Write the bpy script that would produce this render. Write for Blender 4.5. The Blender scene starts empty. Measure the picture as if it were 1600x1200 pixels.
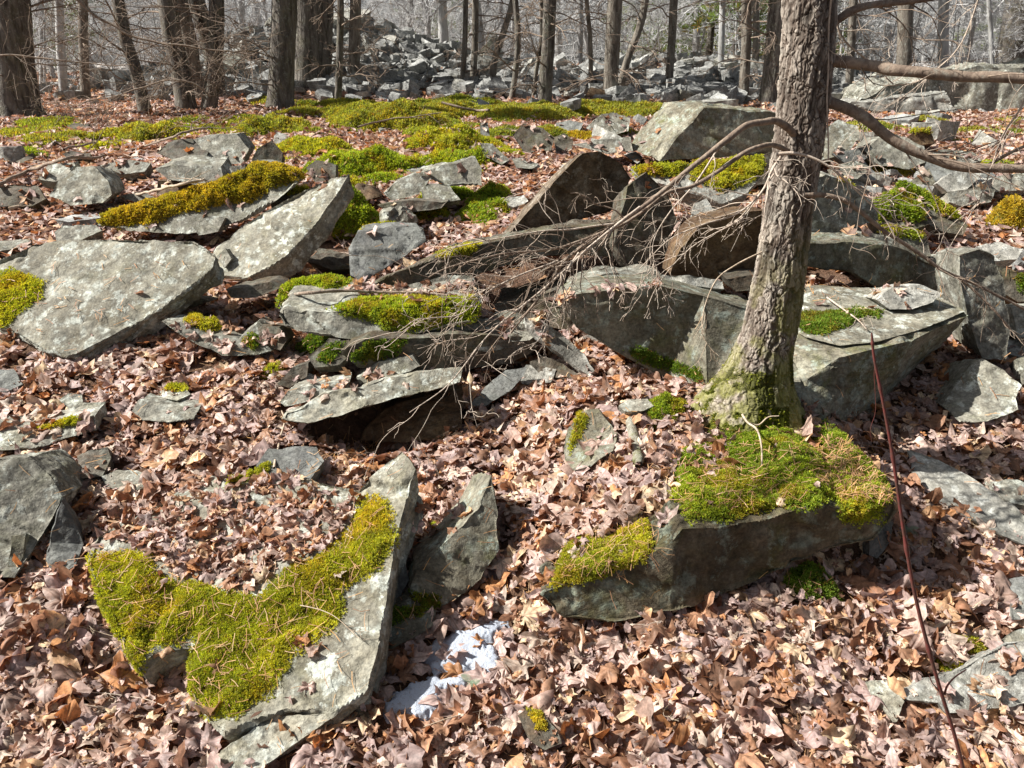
import bpy, bmesh, math, random
import numpy as np
from mathutils import Vector, Matrix
from mathutils.bvhtree import BVHTree
random.seed(7)
RNG = np.random.default_rng(11)
SC = bpy.context.scene
COL = SC.collection
# ---------------------------------------------------------------- camera
CZ = 1.745
PITCH = math.radians(22)
FPX = 1209.0                       # focal length in pixels of the 1600 px wide photograph
cam_d = bpy.data.cameras.new('camera')
cam_d.sensor_width = 36.0
cam_d.lens = FPX / 1600 * 36.0
cam_d.clip_start = 0.05
cam_d.clip_end = 600
cam = bpy.data.objects.new('camera', cam_d)
COL.objects.link(cam)
cam.location = (0, 0, CZ)
cam.rotation_euler = (math.radians(90) - PITCH, 0, 0)
SC.camera = cam
# ---------------------------------------------------------------- light
SUN_AZ, SUN_EL = math.radians(-89), math.radians(43)      # azimuth from +Y towards +X
sdir = Vector((math.sin(SUN_AZ) * math.cos(SUN_EL), math.cos(SUN_AZ) * math.cos(SUN_EL), math.sin(SUN_EL)))
sd = bpy.data.lights.new('sun', 'SUN')
sd.energy = 5.0
sd.angle = math.radians(0.55)
sd.color = (1.0, 0.95, 0.88)
sun = bpy.data.objects.new('sun', sd)
COL.objects.link(sun)
sun.rotation_euler = sdir.to_track_quat('Z', 'Y').to_euler()
wd = bpy.data.worlds.new('World')
SC.world = wd
wd.use_nodes = True
wn = wd.node_tree.nodes
wn.clear()
sky = wn.new('ShaderNodeTexSky')
sky.sky_type = 'NISHITA'
sky.sun_disc = False
sky.sun_elevation = SUN_EL
sky.sun_rotation = SUN_AZ
sky.dust_density = 3.0
sky.air_density = 0.8
bgn = wn.new('ShaderNodeBackground')
bgn.inputs[1].default_value = 0.05
won = wn.new('ShaderNodeOutputWorld')
hs = wn.new('ShaderNodeHueSaturation')
hs.inputs['Saturation'].default_value = 0.45
wd.node_tree.links.new(sky.outputs[0], hs.inputs['Color'])
wd.node_tree.links.new(hs.outputs[0], bgn.inputs[0])
wd.node_tree.links.new(bgn.outputs[0], won.inputs[0])
SC.view_settings.view_transform = 'Standard'
SC.view_settings.look = 'None'
SC.view_settings.gamma = 1.0
SC.view_settings.exposure = 1.0
SC.cycles.max_bounces = 5
SC.cycles.diffuse_bounces = 3
SC.cycles.glossy_bounces = 2
SC.cycles.transmission_bounces = 3
SC.cycles.transparent_max_bounces = 4
SC.cycles.caustics_reflective = False
SC.cycles.caustics_refractive = False
SC.cycles.use_denoising = True
try:
    SC.cycles.denoiser = 'OPENIMAGEDENOISE'
except Exception:
    pass

# ---------------------------------------------------------------- numpy noise
def _hash(ix, iy, iz, seed):
    h = (ix.astype(np.int64) * 374761393 + iy.astype(np.int64) * 668265263 + iz.astype(np.int64) * 2147483647 + seed * 1274126177) & 0xFFFFFFFF
    h = ((h ^ (h >> 13)) * 1274126177) & 0xFFFFFFFF
    h = ((h ^ (h >> 16)) * 2246822519) & 0xFFFFFFFF
    h = h ^ (h >> 15)
    return h
def _h01(ix, iy, iz, seed):
    return (_hash(ix, iy, iz, seed) & 0xFFFFFF) / float(0xFFFFFF)
def vnoise(p, seed=0):
    """value noise, -1..1, p n x 3"""
    f = np.floor(p)
    i = f.astype(np.int64)
    t = p - f
    t = t * t * t * (t * (t * 6 - 15) + 10)
    r = 0
    for dx in (0, 1):
        wx = t[:, 0] if dx else 1 - t[:, 0]
        for dy in (0, 1):
            wy = t[:, 1] if dy else 1 - t[:, 1]
            for dz in (0, 1):
                wz = t[:, 2] if dz else 1 - t[:, 2]
                r = r + wx * wy * wz * _h01(i[:, 0] + dx, i[:, 1] + dy, i[:, 2] + dz, seed)
    return r * 2 - 1
def fbm(p, seed=0, octv=4, gain=0.5):
    a, s, r = 1.0, 0.0, 0
    q = p.copy()
    for k in range(octv):
        r = r + a * vnoise(q, seed + k * 17)
        s += a
        a *= gain
        q = q * 2.03 + 3.7
    return r / s
def voronoi(p, seed=0):
    f = np.floor(p).astype(np.int64)
    d1 = np.full(len(p), 9.0)
    d2 = np.full(len(p), 9.0)
    cid = np.zeros(len(p)); oz = np.zeros(len(p))
    for dx in (-1, 0, 1):
        for dy in (-1, 0, 1):
            for dz in (-1, 0, 1):
                c = f + np.array([dx, dy, dz])
                o = np.stack([_h01(c[:, 0], c[:, 1], c[:, 2], seed + k) for k in (1, 2, 3)], 1)
                d = np.linalg.norm(c + o - p, axis=1)
                near = d < d1
                d2 = np.where(near, d1, np.minimum(d2, d))
                cid = np.where(near, o[:, 0], cid)
                oz = np.where(near, p[:, 2] - c[:, 2] - o[:, 2], oz)
                d1 = np.where(near, d, d1)
    return d1, d2, cid, oz
def p2(x, y, s=1.0):
    return np.stack([np.asarray(x, float) * s, np.asarray(y, float) * s, np.zeros(np.shape(x))], 1)
def sstep(a, b, x):
    t = np.clip((x - a) / (b - a), 0, 1)
    return t * t * (3 - 2 * t)

# ---------------------------------------------------------------- terrain
PY = np.array([-8, 0.0, 1.55, 1.95, 2.2, 2.5, 2.85, 3.3, 3.9, 4.8, 6.4, 7.9, 11, 13, 16, 20, 25, 32, 45, 60, 80, 140])
PZ = np.array([-2.6, -2.0, -1.745, -1.65, -1.59, -1.525, -1.43, -1.33, -1.215, -1.07, -.91, -.82, -.71, -.65, -.555, -.42, -.25, -0.05, 0.12, 0.3, 0.3, 0.0]) + CZ
BUMPS = []   # x, y, sx, sy, h
def h(x, y):
    x = np.atleast_1d(np.asarray(x, float)); y = np.atleast_1d(np.asarray(y, float))
    z = np.interp(y, PY, PZ)
    for k in (-1, 1):
        z = z + np.interp(y + k * (0.15 + 0.04 * np.abs(y)), PY, PZ)
    z /= 3
    amp = 0.012 + 0.006 * np.clip(y, 0, 12) + 0.012 * np.clip(y - 25, 0, 40)
    z = z + amp * fbm(p2(x, y, 1.3), 3, 3) + 0.012 * vnoise(p2(x, y, 7.0), 9)
    # bank held up by the long low block
    y0 = 2.03 + .12 * (x - .2) + .05
    z = z + np.interp(x, [-.05, .1, .3, .5, 1.15, 1.4, 1.6], [0, .08, .17, .215, .215, .07, 0]) * sstep(y0, y0 + .12, y) * (1 - sstep(2.75, 3.5, y))
    for bx, by, sx, sy, bh in BUMPS:
        z = z + bh * np.exp(-((x - bx) / sx) ** 2 - ((y - by) / sy) ** 2)
    return z
CP, SP = math.cos(PITCH), math.sin(PITCH)
CAM = np.array([0, 0, CZ])
def ray(px, py):
    px = np.atleast_1d(np.asarray(px, float)); py = np.atleast_1d(np.asarray(py, float))
    u = (px - 800) / FPX
    v = (600 - py) / FPX
    d = np.stack([u, CP + v * SP, -SP + v * CP], 1)
    return d                                       # forward depth 1 along the view axis
def proj(P):
    q = P - CAM
    w = q[:, 1] * CP - q[:, 2] * SP
    v = q[:, 1] * SP + q[:, 2] * CP
    return 800 + FPX * q[:, 0] / w, 600 - FPX * v / w, w
_T = np.geomspace(1.0, 90, 700)
def ground(px, py):
    d = ray(px, py)
    out = np.zeros((len(d), 3))
    for k in range(len(d)):
        P = CAM + d[k] * _T[:, None]
        g = P[:, 2] - h(P[:, 0], P[:, 1])
        i = np.argmax(g < 0)
        if g[i] >= 0:
            i = len(_T) - 1
            out[k] = P[i]
            continue
        i = max(i, 1)
        a = g[i - 1] / (g[i - 1] - g[i])
        t = _T[i - 1] + a * (_T[i] - _T[i - 1])
        out[k] = CAM + d[k] * t
    return out
def at(px, py, foot=None, y=None):
    """world point seen at pixel px, py, standing at the distance of the ground seen in row foot (or at distance y)"""
    if y is None:
        y = ground(px, foot if foot is not None else py)[0, 1]
    d = ray(px, py)[0]
    return CAM + d * (y / d[1])
def inpoly(px, py, poly):
    poly = np.asarray(poly, float)
    c = np.zeros(len(px), bool)
    j = len(poly) - 1
    for i in range(len(poly)):
        xi, yi = poly[i]; xj, yj = poly[j]
        m = ((yi > py) != (yj > py)) & (px < (xj - xi) * (py - yi) / (yj - yi + 1e-12) + xi)
        c ^= m
        j = i
    return c
def polydist(px, py, poly):
    poly = np.asarray(poly, float)
    best = np.full(len(px), 1e9)
    for i in range(len(poly)):
        a = poly[i - 1]; b = poly[i]
        ab = b - a
        t = np.clip(((px - a[0]) * ab[0] + (py - a[1]) * ab[1]) / (ab @ ab + 1e-9), 0, 1)
        best = np.minimum(best, np.hypot(px - a[0] - t * ab[0], py - a[1] - t * ab[1]))
    return best
def sdpoly(px, py, poly):
    d = polydist(px, py, poly)
    return np.where(inpoly(px, py, poly), d, -d)

# ---------------------------------------------------------------- mesh helpers
def np_mesh(name, V, F, mats=(), smooth=True, attrs=None):
    V = np.ascontiguousarray(V, dtype=np.float32); F = np.ascontiguousarray(F, dtype=np.int32)
    k = F.shape[1]
    me = bpy.data.meshes.new(name)
    me.vertices.add(len(V)); me.vertices.foreach_set('co', V.ravel())
    me.loops.add(F.size); me.loops.foreach_set('vertex_index', F.ravel())
    me.polygons.add(len(F))
    me.polygons.foreach_set('loop_start', np.arange(0, F.size, k, dtype=np.int32))
    me.polygons.foreach_set('loop_total', np.full(len(F), k, dtype=np.int32))
    me.update(calc_edges=True)
    me.polygons.foreach_set('use_smooth', np.full(len(F), bool(smooth)))
    for an, (typ, data) in (attrs or {}).items():
        a = me.attributes.new(an, typ, 'POINT')
        data = np.ascontiguousarray(data, dtype=np.float32)
        a.data.foreach_set('color' if typ == 'FLOAT_COLOR' else ('vector' if typ == 'FLOAT_VECTOR' else 'value'), data.ravel())
    for m in mats:
        me.materials.append(m)
    return me
def link(name, me, parent=None, loc=None):
    o = bpy.data.objects.new(name, me)
    COL.objects.link(o)
    if loc is not None:
        o.location = loc
    if parent is not None:
        o.parent = parent
    return o
def tag(o, label=None, cat=None, group=None, kind=None):
    if label: o['label'] = label
    if cat: o['category'] = cat
    if group: o['group'] = group
    if kind: o['kind'] = kind
    return o
class Acc:
    """collects tubes as quads"""
    def __init__(s):
        s.V = []; s.F = []; s.n = 0
    def tube(s, P, R, sides=5, cap=False):
        P = np.asarray(P, float); R = np.asarray(R, float)
        T = np.gradient(P, axis=0)
        T /= np.linalg.norm(T, axis=1)[:, None] + 1e-12
        ref = np.array([0, 0, 1.0]) if abs(T[0, 2]) < 0.9 else np.array([1.0, 0, 0])
        A = np.cross(T, ref); A /= np.linalg.norm(A, axis=1)[:, None] + 1e-12
        for i in range(1, len(A)):                       # keep the frame from flipping
            if A[i] @ A[i - 1] < 0: A[i] = -A[i]
        B = np.cross(T, A)
        th = np.arange(sides) * 2 * math.pi / sides
        V = P[:, None] + R[:, None, None] * (np.cos(th)[None, :, None] * A[:, None] + np.sin(th)[None, :, None] * B[:, None])
        n = len(P)
        i = np.arange(n - 1)[:, None] * sides; j = np.arange(sides)[None]
        jn = (j + 1) % sides
        F = np.stack([i + j, i + jn, i + sides + jn, i + sides + j], -1).reshape(-1, 4) + s.n
        s.V.append(V.reshape(-1, 3)); s.F.append(F); s.n += n * sides
    def arrays(s):
        return np.concatenate(s.V), np.concatenate(s.F)
    def mesh(s, name, mats, loc=None, smooth=True):
        V, F = s.arrays()
        if loc is not None: V = V - np.asarray(loc)
        return np_mesh(name, V, F, mats, smooth)
def spline(pts, n):
    """Catmull-Rom through the points, n samples"""
    P = np.asarray(pts, float)
    P = np.vstack([2 * P[0] - P[1], P, 2 * P[-1] - P[-2]])
    m = len(P) - 3
    t = np.linspace(0, m - 1e-6, n)
    i = t.astype(int); f = (t - i)[:, None]
    a, b, c, d = P[i], P[i + 1], P[i + 2], P[i + 3]
    return 0.5 * (2 * b + (c - a) * f + (2 * a - 5 * b + 4 * c - d) * f ** 2 + (3 * b - a - 3 * c + d) * f ** 3)

# ---------------------------------------------------------------- materials
class NT:
    def __init__(s, name):
        s.m = bpy.data.materials.new(name); s.m.use_nodes = True
        s.t = s.m.node_tree; s.t.nodes.clear()
        s.out = s.t.nodes.new('ShaderNodeOutputMaterial')
    def n(s, typ, **kw):
        nd = s.t.nodes.new('ShaderNode' + typ)
        for k, v in kw.items():
            if k.startswith('i_'):
                nd.inputs[int(k[2:])].default_value = v
            else:
                setattr(nd, k, v)
        return nd
    def l(s, a, b):
        s.t.links.new(a, b)
    def ramp(s, src, stops, interp='LINEAR'):
        r = s.n('ValToRGB'); r.color_ramp.interpolation = interp
        els = r.color_ramp.elements
        while len(els) < len(stops): els.new(0.5)
        for e, (p, c) in zip(els, stops):
            e.position = p
            e.color = (c, c, c, 1) if isinstance(c, (int, float)) else (*c, 1)
        s.l(src, r.inputs[0])
        return r.outputs[0]
    def mix(s, fac, a, b, mode='MIX'):
        m = s.n('MixRGB', blend_type=mode)
        for k, v in ((0, fac), (1, a), (2, b)):
            if isinstance(v, (int, float)): m.inputs[k].default_value = v if k == 0 else (v, v, v, 1)
            elif isinstance(v, tuple): m.inputs[k].default_value = (*v, 1)
            else: s.l(v, m.inputs[k])
        return m.outputs[0]
    def noise(s, vec, scale, detail=4, rough=0.55, dist=0.0):
        nd = s.n('TexNoise'); nd.inputs['Scale'].default_value = scale; nd.inputs['Detail'].default_value = detail
        nd.inputs['Roughness'].default_value = rough; nd.inputs['Distortion'].default_value = dist
        if vec is not None: s.l(vec, nd.inputs['Vector'])
        return nd.outputs[0]
    def math(s, op, a, b=0.0):
        m = s.n('Math', operation=op)
        for k, v in ((0, a), (1, b)):
            if isinstance(v, (int, float)): m.inputs[k].default_value = v
            else: s.l(v, m.inputs[k])
        return m.outputs[0]
    def bsdf(s, col, rough=0.85, bump=None, bstr=0.5, bdist=0.01, spec=0.3, trans=0.0, tcol=None):
        b = s.n('BsdfPrincipled')
        b.inputs['Roughness'].default_value = rough
        b.inputs['Specular IOR Level'].default_value = spec
        if isinstance(col, tuple): b.inputs['Base Color'].default_value = (*col, 1)
        else: s.l(col, b.inputs['Base Color'])
        if bump is not None:
            bp = s.n('Bump'); bp.inputs['Strength'].default_value = bstr; bp.inputs['Distance'].default_value = bdist
            s.l(bump, bp.inputs['Height']); s.l(bp.outputs[0], b.inputs['Normal'])
        res = b.outputs[0]
        if trans > 0:
            t = s.n('BsdfTranslucent')
            if tcol is None: tcol = col
            if isinstance(tcol, tuple): t.inputs[0].default_value = (*tcol, 1)
            else: s.l(tcol, t.inputs[0])
            mx = s.n('MixShader'); mx.inputs[0].default_value = trans
            s.l(res, mx.inputs[1]); s.l(t.outputs[0], mx.inputs[2]); res = mx.outputs[0]
        s.l(res, s.out.inputs[0])
        return s.m
def rock_mat(name, c1, c2, film=(0.07, 0.055, 0.035), film_amt=0.35, lichen=0.5, green=0.2, lich_col=(0.50, 0.53, 0.47)):
    t = NT(name)
    geo = t.n('NewGeometry'); pos = geo.outputs['Position']
    oi = t.n('ObjectInfo')
    lay = t.n('Attribute', attribute_name='lay').outputs['Fac']
    sep = t.n('SeparateXYZ'); t.l(pos, sep.inputs[0])
    cx = t.n('CombineXYZ')
    t.l(t.math('MULTIPLY', sep.outputs[0], 5.0), cx.inputs[0]); t.l(t.math('MULTIPLY', sep.outputs[1], 5.0), cx.inputs[1]); t.l(t.math('MULTIPLY', lay, 95.0), cx.inputs[2])
    strat = t.noise(cx.outputs[0], 1.0, 5, 0.6)
    n1 = t.noise(pos, 3.1, 6, 0.62)
    n2 = t.noise(pos, 14.0, 6, 0.65)
    n3 = t.noise(pos, 90.0, 4, 0.7)
    base = t.mix(t.ramp(n1, [(0.42, 0.0), (0.56, 1.0)]), c1, c2)
    base = t.mix(t.math('MULTIPLY', t.ramp(strat, [(0.35, 1.0), (0.6, 0.0)]), 0.45), base, (c1[0] * .45, c1[1] * .45, c1[2] * .45))
    # rusty film and stains
    base = t.mix(t.math('MULTIPLY', t.ramp(n2, [(0.42, 0.0), (0.62, 1.0)]), film_amt), base, film)
    # algae / moss film
    gm = t.noise(pos, 5.5, 5, 0.7, 0.6)
    base = t.mix(t.math('MULTIPLY', t.ramp(gm, [(0.5, 0.0), (0.68, 1.0)]), green), base, (0.09, 0.10, 0.02))
    # crusty lichen patches
    v = t.n('TexVoronoi', feature='SMOOTH_F1'); v.inputs['Scale'].default_value = 19.0
    dn = t.n('MixRGB', blend_type='ADD'); dn.inputs[0].default_value = 0.05
    nn = t.n('TexNoise'); nn.inputs['Scale'].default_value = 25.0; t.l(pos, nn.inputs['Vector'])
    t.l(pos, dn.inputs[1]); t.l(nn.outputs[1], dn.inputs[2]); t.l(dn.outputs[0], v.inputs['Vector'])
    lz = t.math('MULTIPLY', t.ramp(t.noise(pos, 4.3, 5, 0.75), [(0.47, 0.0), (0.60, 1.0)]), t.ramp(v.outputs[0], [(0.22, 1.0), (0.40, 0.0)]))
    lz2 = t.ramp(t.noise(pos, 11.0, 8, 0.78), [(0.545, 0.0), (0.60, 1.0)])
    base = t.mix(t.math('MULTIPLY', lz, lichen), base, lich_col)
    base = t.mix(t.math('MULTIPLY', lz2, lichen * 1.1), base, lich_col)
    base = t.mix(1.0, base, t.ramp(n3, [(0.28, 0.55), (0.72, 1.35)]), 'MULTIPLY')
    base = t.mix(1.0, base, t.ramp(t.noise(pos, 33.0, 5, 0.7), [(0.36, 0.62), (0.56, 1.08)]), 'MULTIPLY')
    base = t.mix(1.0, base, t.ramp(t.noise(pos, 6.5, 4, 0.6), [(0.30, 0.72), (0.62, 1.15)]), 'MULTIPLY')
    br = t.n('MixRGB', blend_type='MULTIPLY'); br.inputs[0].default_value = 1.0
    rr = t.ramp(oi.outputs['Random'], [(0.0, 0.78), (1.0, 1.15)])
    t.l(base, br.inputs[1]); t.l(rr, br.inputs[2])
    hh = t.math('ADD', t.math('ADD', t.math('MULTIPLY', n2, 1.0), t.math('MULTIPLY', n3, 0.35)), t.math('MULTIPLY', strat, 0.6))
    return t.bsdf(br.outputs[0], 0.82, hh, 0.9, 0.012, 0.25)
M = {}
M['slate'] = rock_mat('slate_rock', (0.33, 0.32, 0.265), (0.22, 0.215, 0.18), film_amt=0.30, lichen=0.8, green=0.30)
M['pale'] = rock_mat('pale_rock', (0.37, 0.36, 0.295), (0.235, 0.225, 0.18), film=(0.16, 0.13, 0.075), film_amt=0.4, lichen=1.1, green=0.25)
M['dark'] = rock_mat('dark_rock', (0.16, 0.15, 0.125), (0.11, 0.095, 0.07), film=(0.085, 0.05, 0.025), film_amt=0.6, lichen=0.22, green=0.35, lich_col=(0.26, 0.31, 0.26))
M['brown'] = rock_mat('brown_rock', (0.17, 0.115, 0.065), (0.10, 0.06, 0.032), film=(0.06, 0.03, 0.015), film_amt=0.6, lichen=0.06, green=0.1)
M['face'] = rock_mat('mossy_face_rock', (0.29, 0.28, 0.22), (0.19, 0.175, 0.13), film=(0.08, 0.06, 0.03), film_amt=0.45, lichen=0.5, green=0.65, lich_col=(0.36, 0.43, 0.38))
M['rubble'] = rock_mat('pale_rubble_rock', (0.47, 0.48, 0.46), (0.28, 0.285, 0.275), film_amt=0.1, lichen=0.3, green=0.05, lich_col=(0.7, 0.72, 0.68))
M['rust'] = rock_mat('rusty_brown_rock', (0.25, 0.20, 0.145), (0.125, 0.088, 0.055), film=(0.06, 0.035, 0.018), film_amt=0.6, lichen=0.35, green=0.12, lich_col=(0.38, 0.36, 0.31))
M['block'] = rock_mat('brown_faced_rock', (0.17, 0.145, 0.10), (0.10, 0.082, 0.055), film=(0.07, 0.055, 0.02), film_amt=0.5, lichen=0.45, green=0.5, lich_col=(0.27, 0.33, 0.27))
M['blue'] = rock_mat('blue_slate_rock', (0.21, 0.22, 0.205), (0.15, 0.155, 0.15), film_amt=0.2, lichen=0.15, green=0.08)
M['white'] = rock_mat('weathered_rock', (0.46, 0.45, 0.40), (0.28, 0.28, 0.25), film_amt=0.2, lichen=0.6, green=0.12, lich_col=(0.6, 0.62, 0.58))
def attr_mat(name, rough, trans, tint=(1, 1, 1), spec=0.25, fine=60.0, amt=0.35, veins=False):
    t = NT(name)
    c = t.n('Attribute', attribute_name='col').outputs['Color']
    geo = t.n('NewGeometry')
    nz = t.noise(geo.outputs['Position'], fine, 3, 0.6)
    c2 = t.mix(1.0, c, t.ramp(nz, [(0.3, 1 - amt), (0.7, 1 + amt)]), 'MULTIPLY')
    if veins:                     # midrib and side veins of each leaf, in the leaf's own plane
        sx = t.n('SeparateXYZ'); t.l(t.n('Attribute', attribute_name='luv').outputs['Vector'], sx.inputs[0])
        au = t.math('ABSOLUTE', sx.outputs[0]); ln = None
        for a_ in (90, 32, -24):
            ca, sa = math.cos(math.radians(a_)), math.sin(math.radians(a_))
            dst = t.math('ABSOLUTE', t.math('SUBTRACT', t.math('MULTIPLY', au, sa), t.math('MULTIPLY', sx.outputs[1], ca)))
            al = t.math('ADD', t.math('MULTIPLY', au, ca), t.math('MULTIPLY', sx.outputs[1], sa))
            q = t.math('MULTIPLY', t.math('LESS_THAN', dst, 0.028), t.math('GREATER_THAN', al, 0.0))
            ln = q if ln is None else t.math('MAXIMUM', ln, q)
        c2 = t.mix(t.math('MULTIPLY', ln, 0.42), c2, (0.16, 0.085, 0.05))
        mott = t.noise(geo.outputs['Position'], 38.0, 4, 0.65)
        c2 = t.mix(1.0, c2, t.ramp(mott, [(0.33, 0.62), (0.55, 1.08)]), 'MULTIPLY')
    tc = t.mix(1.0, c2, tuple(tint), 'MULTIPLY')
    return t.bsdf(c2, rough, None, spec=spec, trans=trans, tcol=tc)
M['leaf'] = attr_mat('dead_leaf', 0.55, 0.25, (1.25, 0.85, 0.6), spec=0.35, veins=True)
M['moss'] = attr_mat('moss', 0.7, 0.45, (1.25, 1.2, 0.5), fine=25.0, amt=0.3)
M['needle'] = attr_mat('pine_needle', 0.6, 0.1)
def wood_mat(name, c1, c2, scale=30.0, stretch=0.25, lich=0.0, moss=0.0, bd=0.01, c3=(0.34, 0.36, 0.31)):
    t = NT(name)
    geo = t.n('NewGeometry'); pos = geo.outputs['Position']
    mp = t.n('Mapping'); mp.inputs['Scale'].default_value = (1, 1, stretch); t.l(pos, mp.inputs[0])
    a = t.noise(mp.outputs[0], scale, 6, 0.65, 0.5)
    c = t.mix(t.ramp(a, [(0.36, 0.0), (0.62, 1.0)]), c2, c1)
    if lich:
        c = t.mix(t.math('MULTIPLY', t.ramp(t.noise(pos, 16.0, 6, 0.75), [(0.55, 0.0), (0.62, 1.0)]), lich), c, c3)
    if moss:
        c = t.mix(t.math('MULTIPLY', t.ramp(t.noise(pos, 5.0, 6, 0.7), [(0.48, 0.0), (0.62, 1.0)]), moss), c, (0.12, 0.13, 0.02))
    hgt = t.math('ADD', a, t.math('MULTIPLY', t.noise(mp.outputs[0], scale * 3.5, 4), 0.4))
    return t.bsdf(c, 0.85, hgt, 1.0, bd, 0.2)
M['twig'] = wood_mat('dead_twig', (0.56, 0.48, 0.40), (0.34, 0.27, 0.21), 60, 1, 0.3, bd=0.002)
M['paletwig'] = wood_mat('bleached_twig', (0.52, 0.43, 0.33), (0.30, 0.23, 0.16), 60, 1, 0.2, bd=0.002)
M['limb'] = wood_mat('branch_bark', (0.30, 0.235, 0.18), (0.15, 0.11, 0.085), 45, 0.6, 0.35, bd=0.004)
M['trunkdark'] = wood_mat('dark_bark', (0.21, 0.19, 0.165), (0.055, 0.047, 0.041), 15, 0.16, 0.45, 0.15, bd=0.05)
M['trunkgrey'] = wood_mat('grey_bark', (0.24, 0.215, 0.18), (0.09, 0.075, 0.06), 18, 0.2, 0.55, 0.0, bd=0.03)
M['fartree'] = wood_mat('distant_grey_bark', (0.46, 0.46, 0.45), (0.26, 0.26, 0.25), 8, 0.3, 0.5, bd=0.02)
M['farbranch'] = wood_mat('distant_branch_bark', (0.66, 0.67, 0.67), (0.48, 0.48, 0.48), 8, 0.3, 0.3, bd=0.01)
# ---------------------------------------------------------------- ground sheet
_n1 = CAM  # pixel positions below are turned into places on the ground once, here
def bump_at(px, row, sx, sy, bh):
    g = ground(px, row)[0]
    BUMPS.append((g[0], g[1], sx, sy, bh))
_pend = []
for a in [
          (590, 655, 0.26, 0.16, -0.26), (440, 440, .14, .2, -.10), (310, 500, .12, .14, -.08), (530, 415, .22, .18, -.28), (900, 450, .45, .22, -.32), (800, 500, .3, .2, -.08), (290, 880, .30, .22, 0.05), (262, 1050, .20, .10, -.09), (150, 1000, .12, .12, -.06)]:
    g = ground(a[0], a[1])[0]; _pend.append((g[0], g[1], a[2], a[3], a[4]))
BUMPS.extend(_pend)
# the two rubble heaps behind the trees and the rise on the far right
BUMPS.extend([(-6.1, 20.5, 2.3, 2.2, 0.9), (-3.3, 20.5, 2.3, 2.2, 0.85), (1.5, 21.0, 6.0, 3.0, 0.40), (6.5, 21, 4.0, 3.0, .3)])

t = NT('forest_floor')
geo = t.n('NewGeometry'); pos = geo.outputs['Position']
v = t.n('TexVoronoi'); v.inputs['Scale'].default_value = 16.0
wob = t.n('TexNoise'); wob.inputs['Scale'].default_value = 9.0; t.l(pos, wob.inputs['Vector'])
mx = t.n('MixRGB', blend_type='ADD'); mx.inputs[0].default_value = 0.08; t.l(pos, mx.inputs[1]); t.l(wob.outputs[1], mx.inputs[2]); t.l(mx.outputs[0], v.inputs['Vector'])
sp = t.n('SeparateColor'); t.l(v.outputs[1], sp.inputs[0])
lc = t.ramp(sp.outputs[0], [(0.0, (0.10, 0.05, 0.03)), (0.3, (0.27, 0.16, 0.11)), (0.55, (0.36, 0.25, 0.20)), (0.8, (0.42, 0.30, 0.23)), (1.0, (0.30, 0.14, 0.06))], 'CONSTANT')
fine = t.noise(pos, 55.0, 5, 0.6)
lc = t.mix(0.9, lc, t.ramp(fine, [(0.3, 0.45), (0.7, 1.25)]), 'MULTIPLY')
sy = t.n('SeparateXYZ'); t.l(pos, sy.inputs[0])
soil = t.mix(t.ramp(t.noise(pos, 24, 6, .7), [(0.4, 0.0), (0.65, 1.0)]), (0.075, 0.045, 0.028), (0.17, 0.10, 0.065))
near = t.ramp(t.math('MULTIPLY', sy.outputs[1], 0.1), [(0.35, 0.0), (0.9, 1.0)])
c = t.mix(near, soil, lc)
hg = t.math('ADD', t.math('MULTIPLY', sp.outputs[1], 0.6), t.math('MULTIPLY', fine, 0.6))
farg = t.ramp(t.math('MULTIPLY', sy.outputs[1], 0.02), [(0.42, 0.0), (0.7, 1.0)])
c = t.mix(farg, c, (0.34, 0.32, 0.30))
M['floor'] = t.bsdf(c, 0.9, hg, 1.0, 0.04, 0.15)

ys = np.concatenate([np.linspace(-7, 1.0, 24)[:-1], np.geomspace(1.0, 140, 620)])
us = np.linspace(-1, 1, 520)
uu = np.sign(us) * (np.abs(us) ** 1.15)
YY, UU = np.meshgrid(ys, uu, indexing='ij')
XX = UU * (2.4 + 1.05 * np.maximum(YY, 0) + 0.25 * np.abs(np.minimum(YY, 0)))
ZZ = h(XX.ravel(), YY.ravel())
V = np.stack([XX.ravel(), YY.ravel(), ZZ], 1)
nr, nc = YY.shape
i = np.arange(nr - 1)[:, None] * nc; j = np.arange(nc - 1)[None]
F = np.stack([i + j, i + j + 1, i + nc + j + 1, i + nc + j], -1).reshape(-1, 4)
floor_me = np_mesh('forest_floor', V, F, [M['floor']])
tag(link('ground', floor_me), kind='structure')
FLOOR_V, FLOOR_F = V, F

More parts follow.
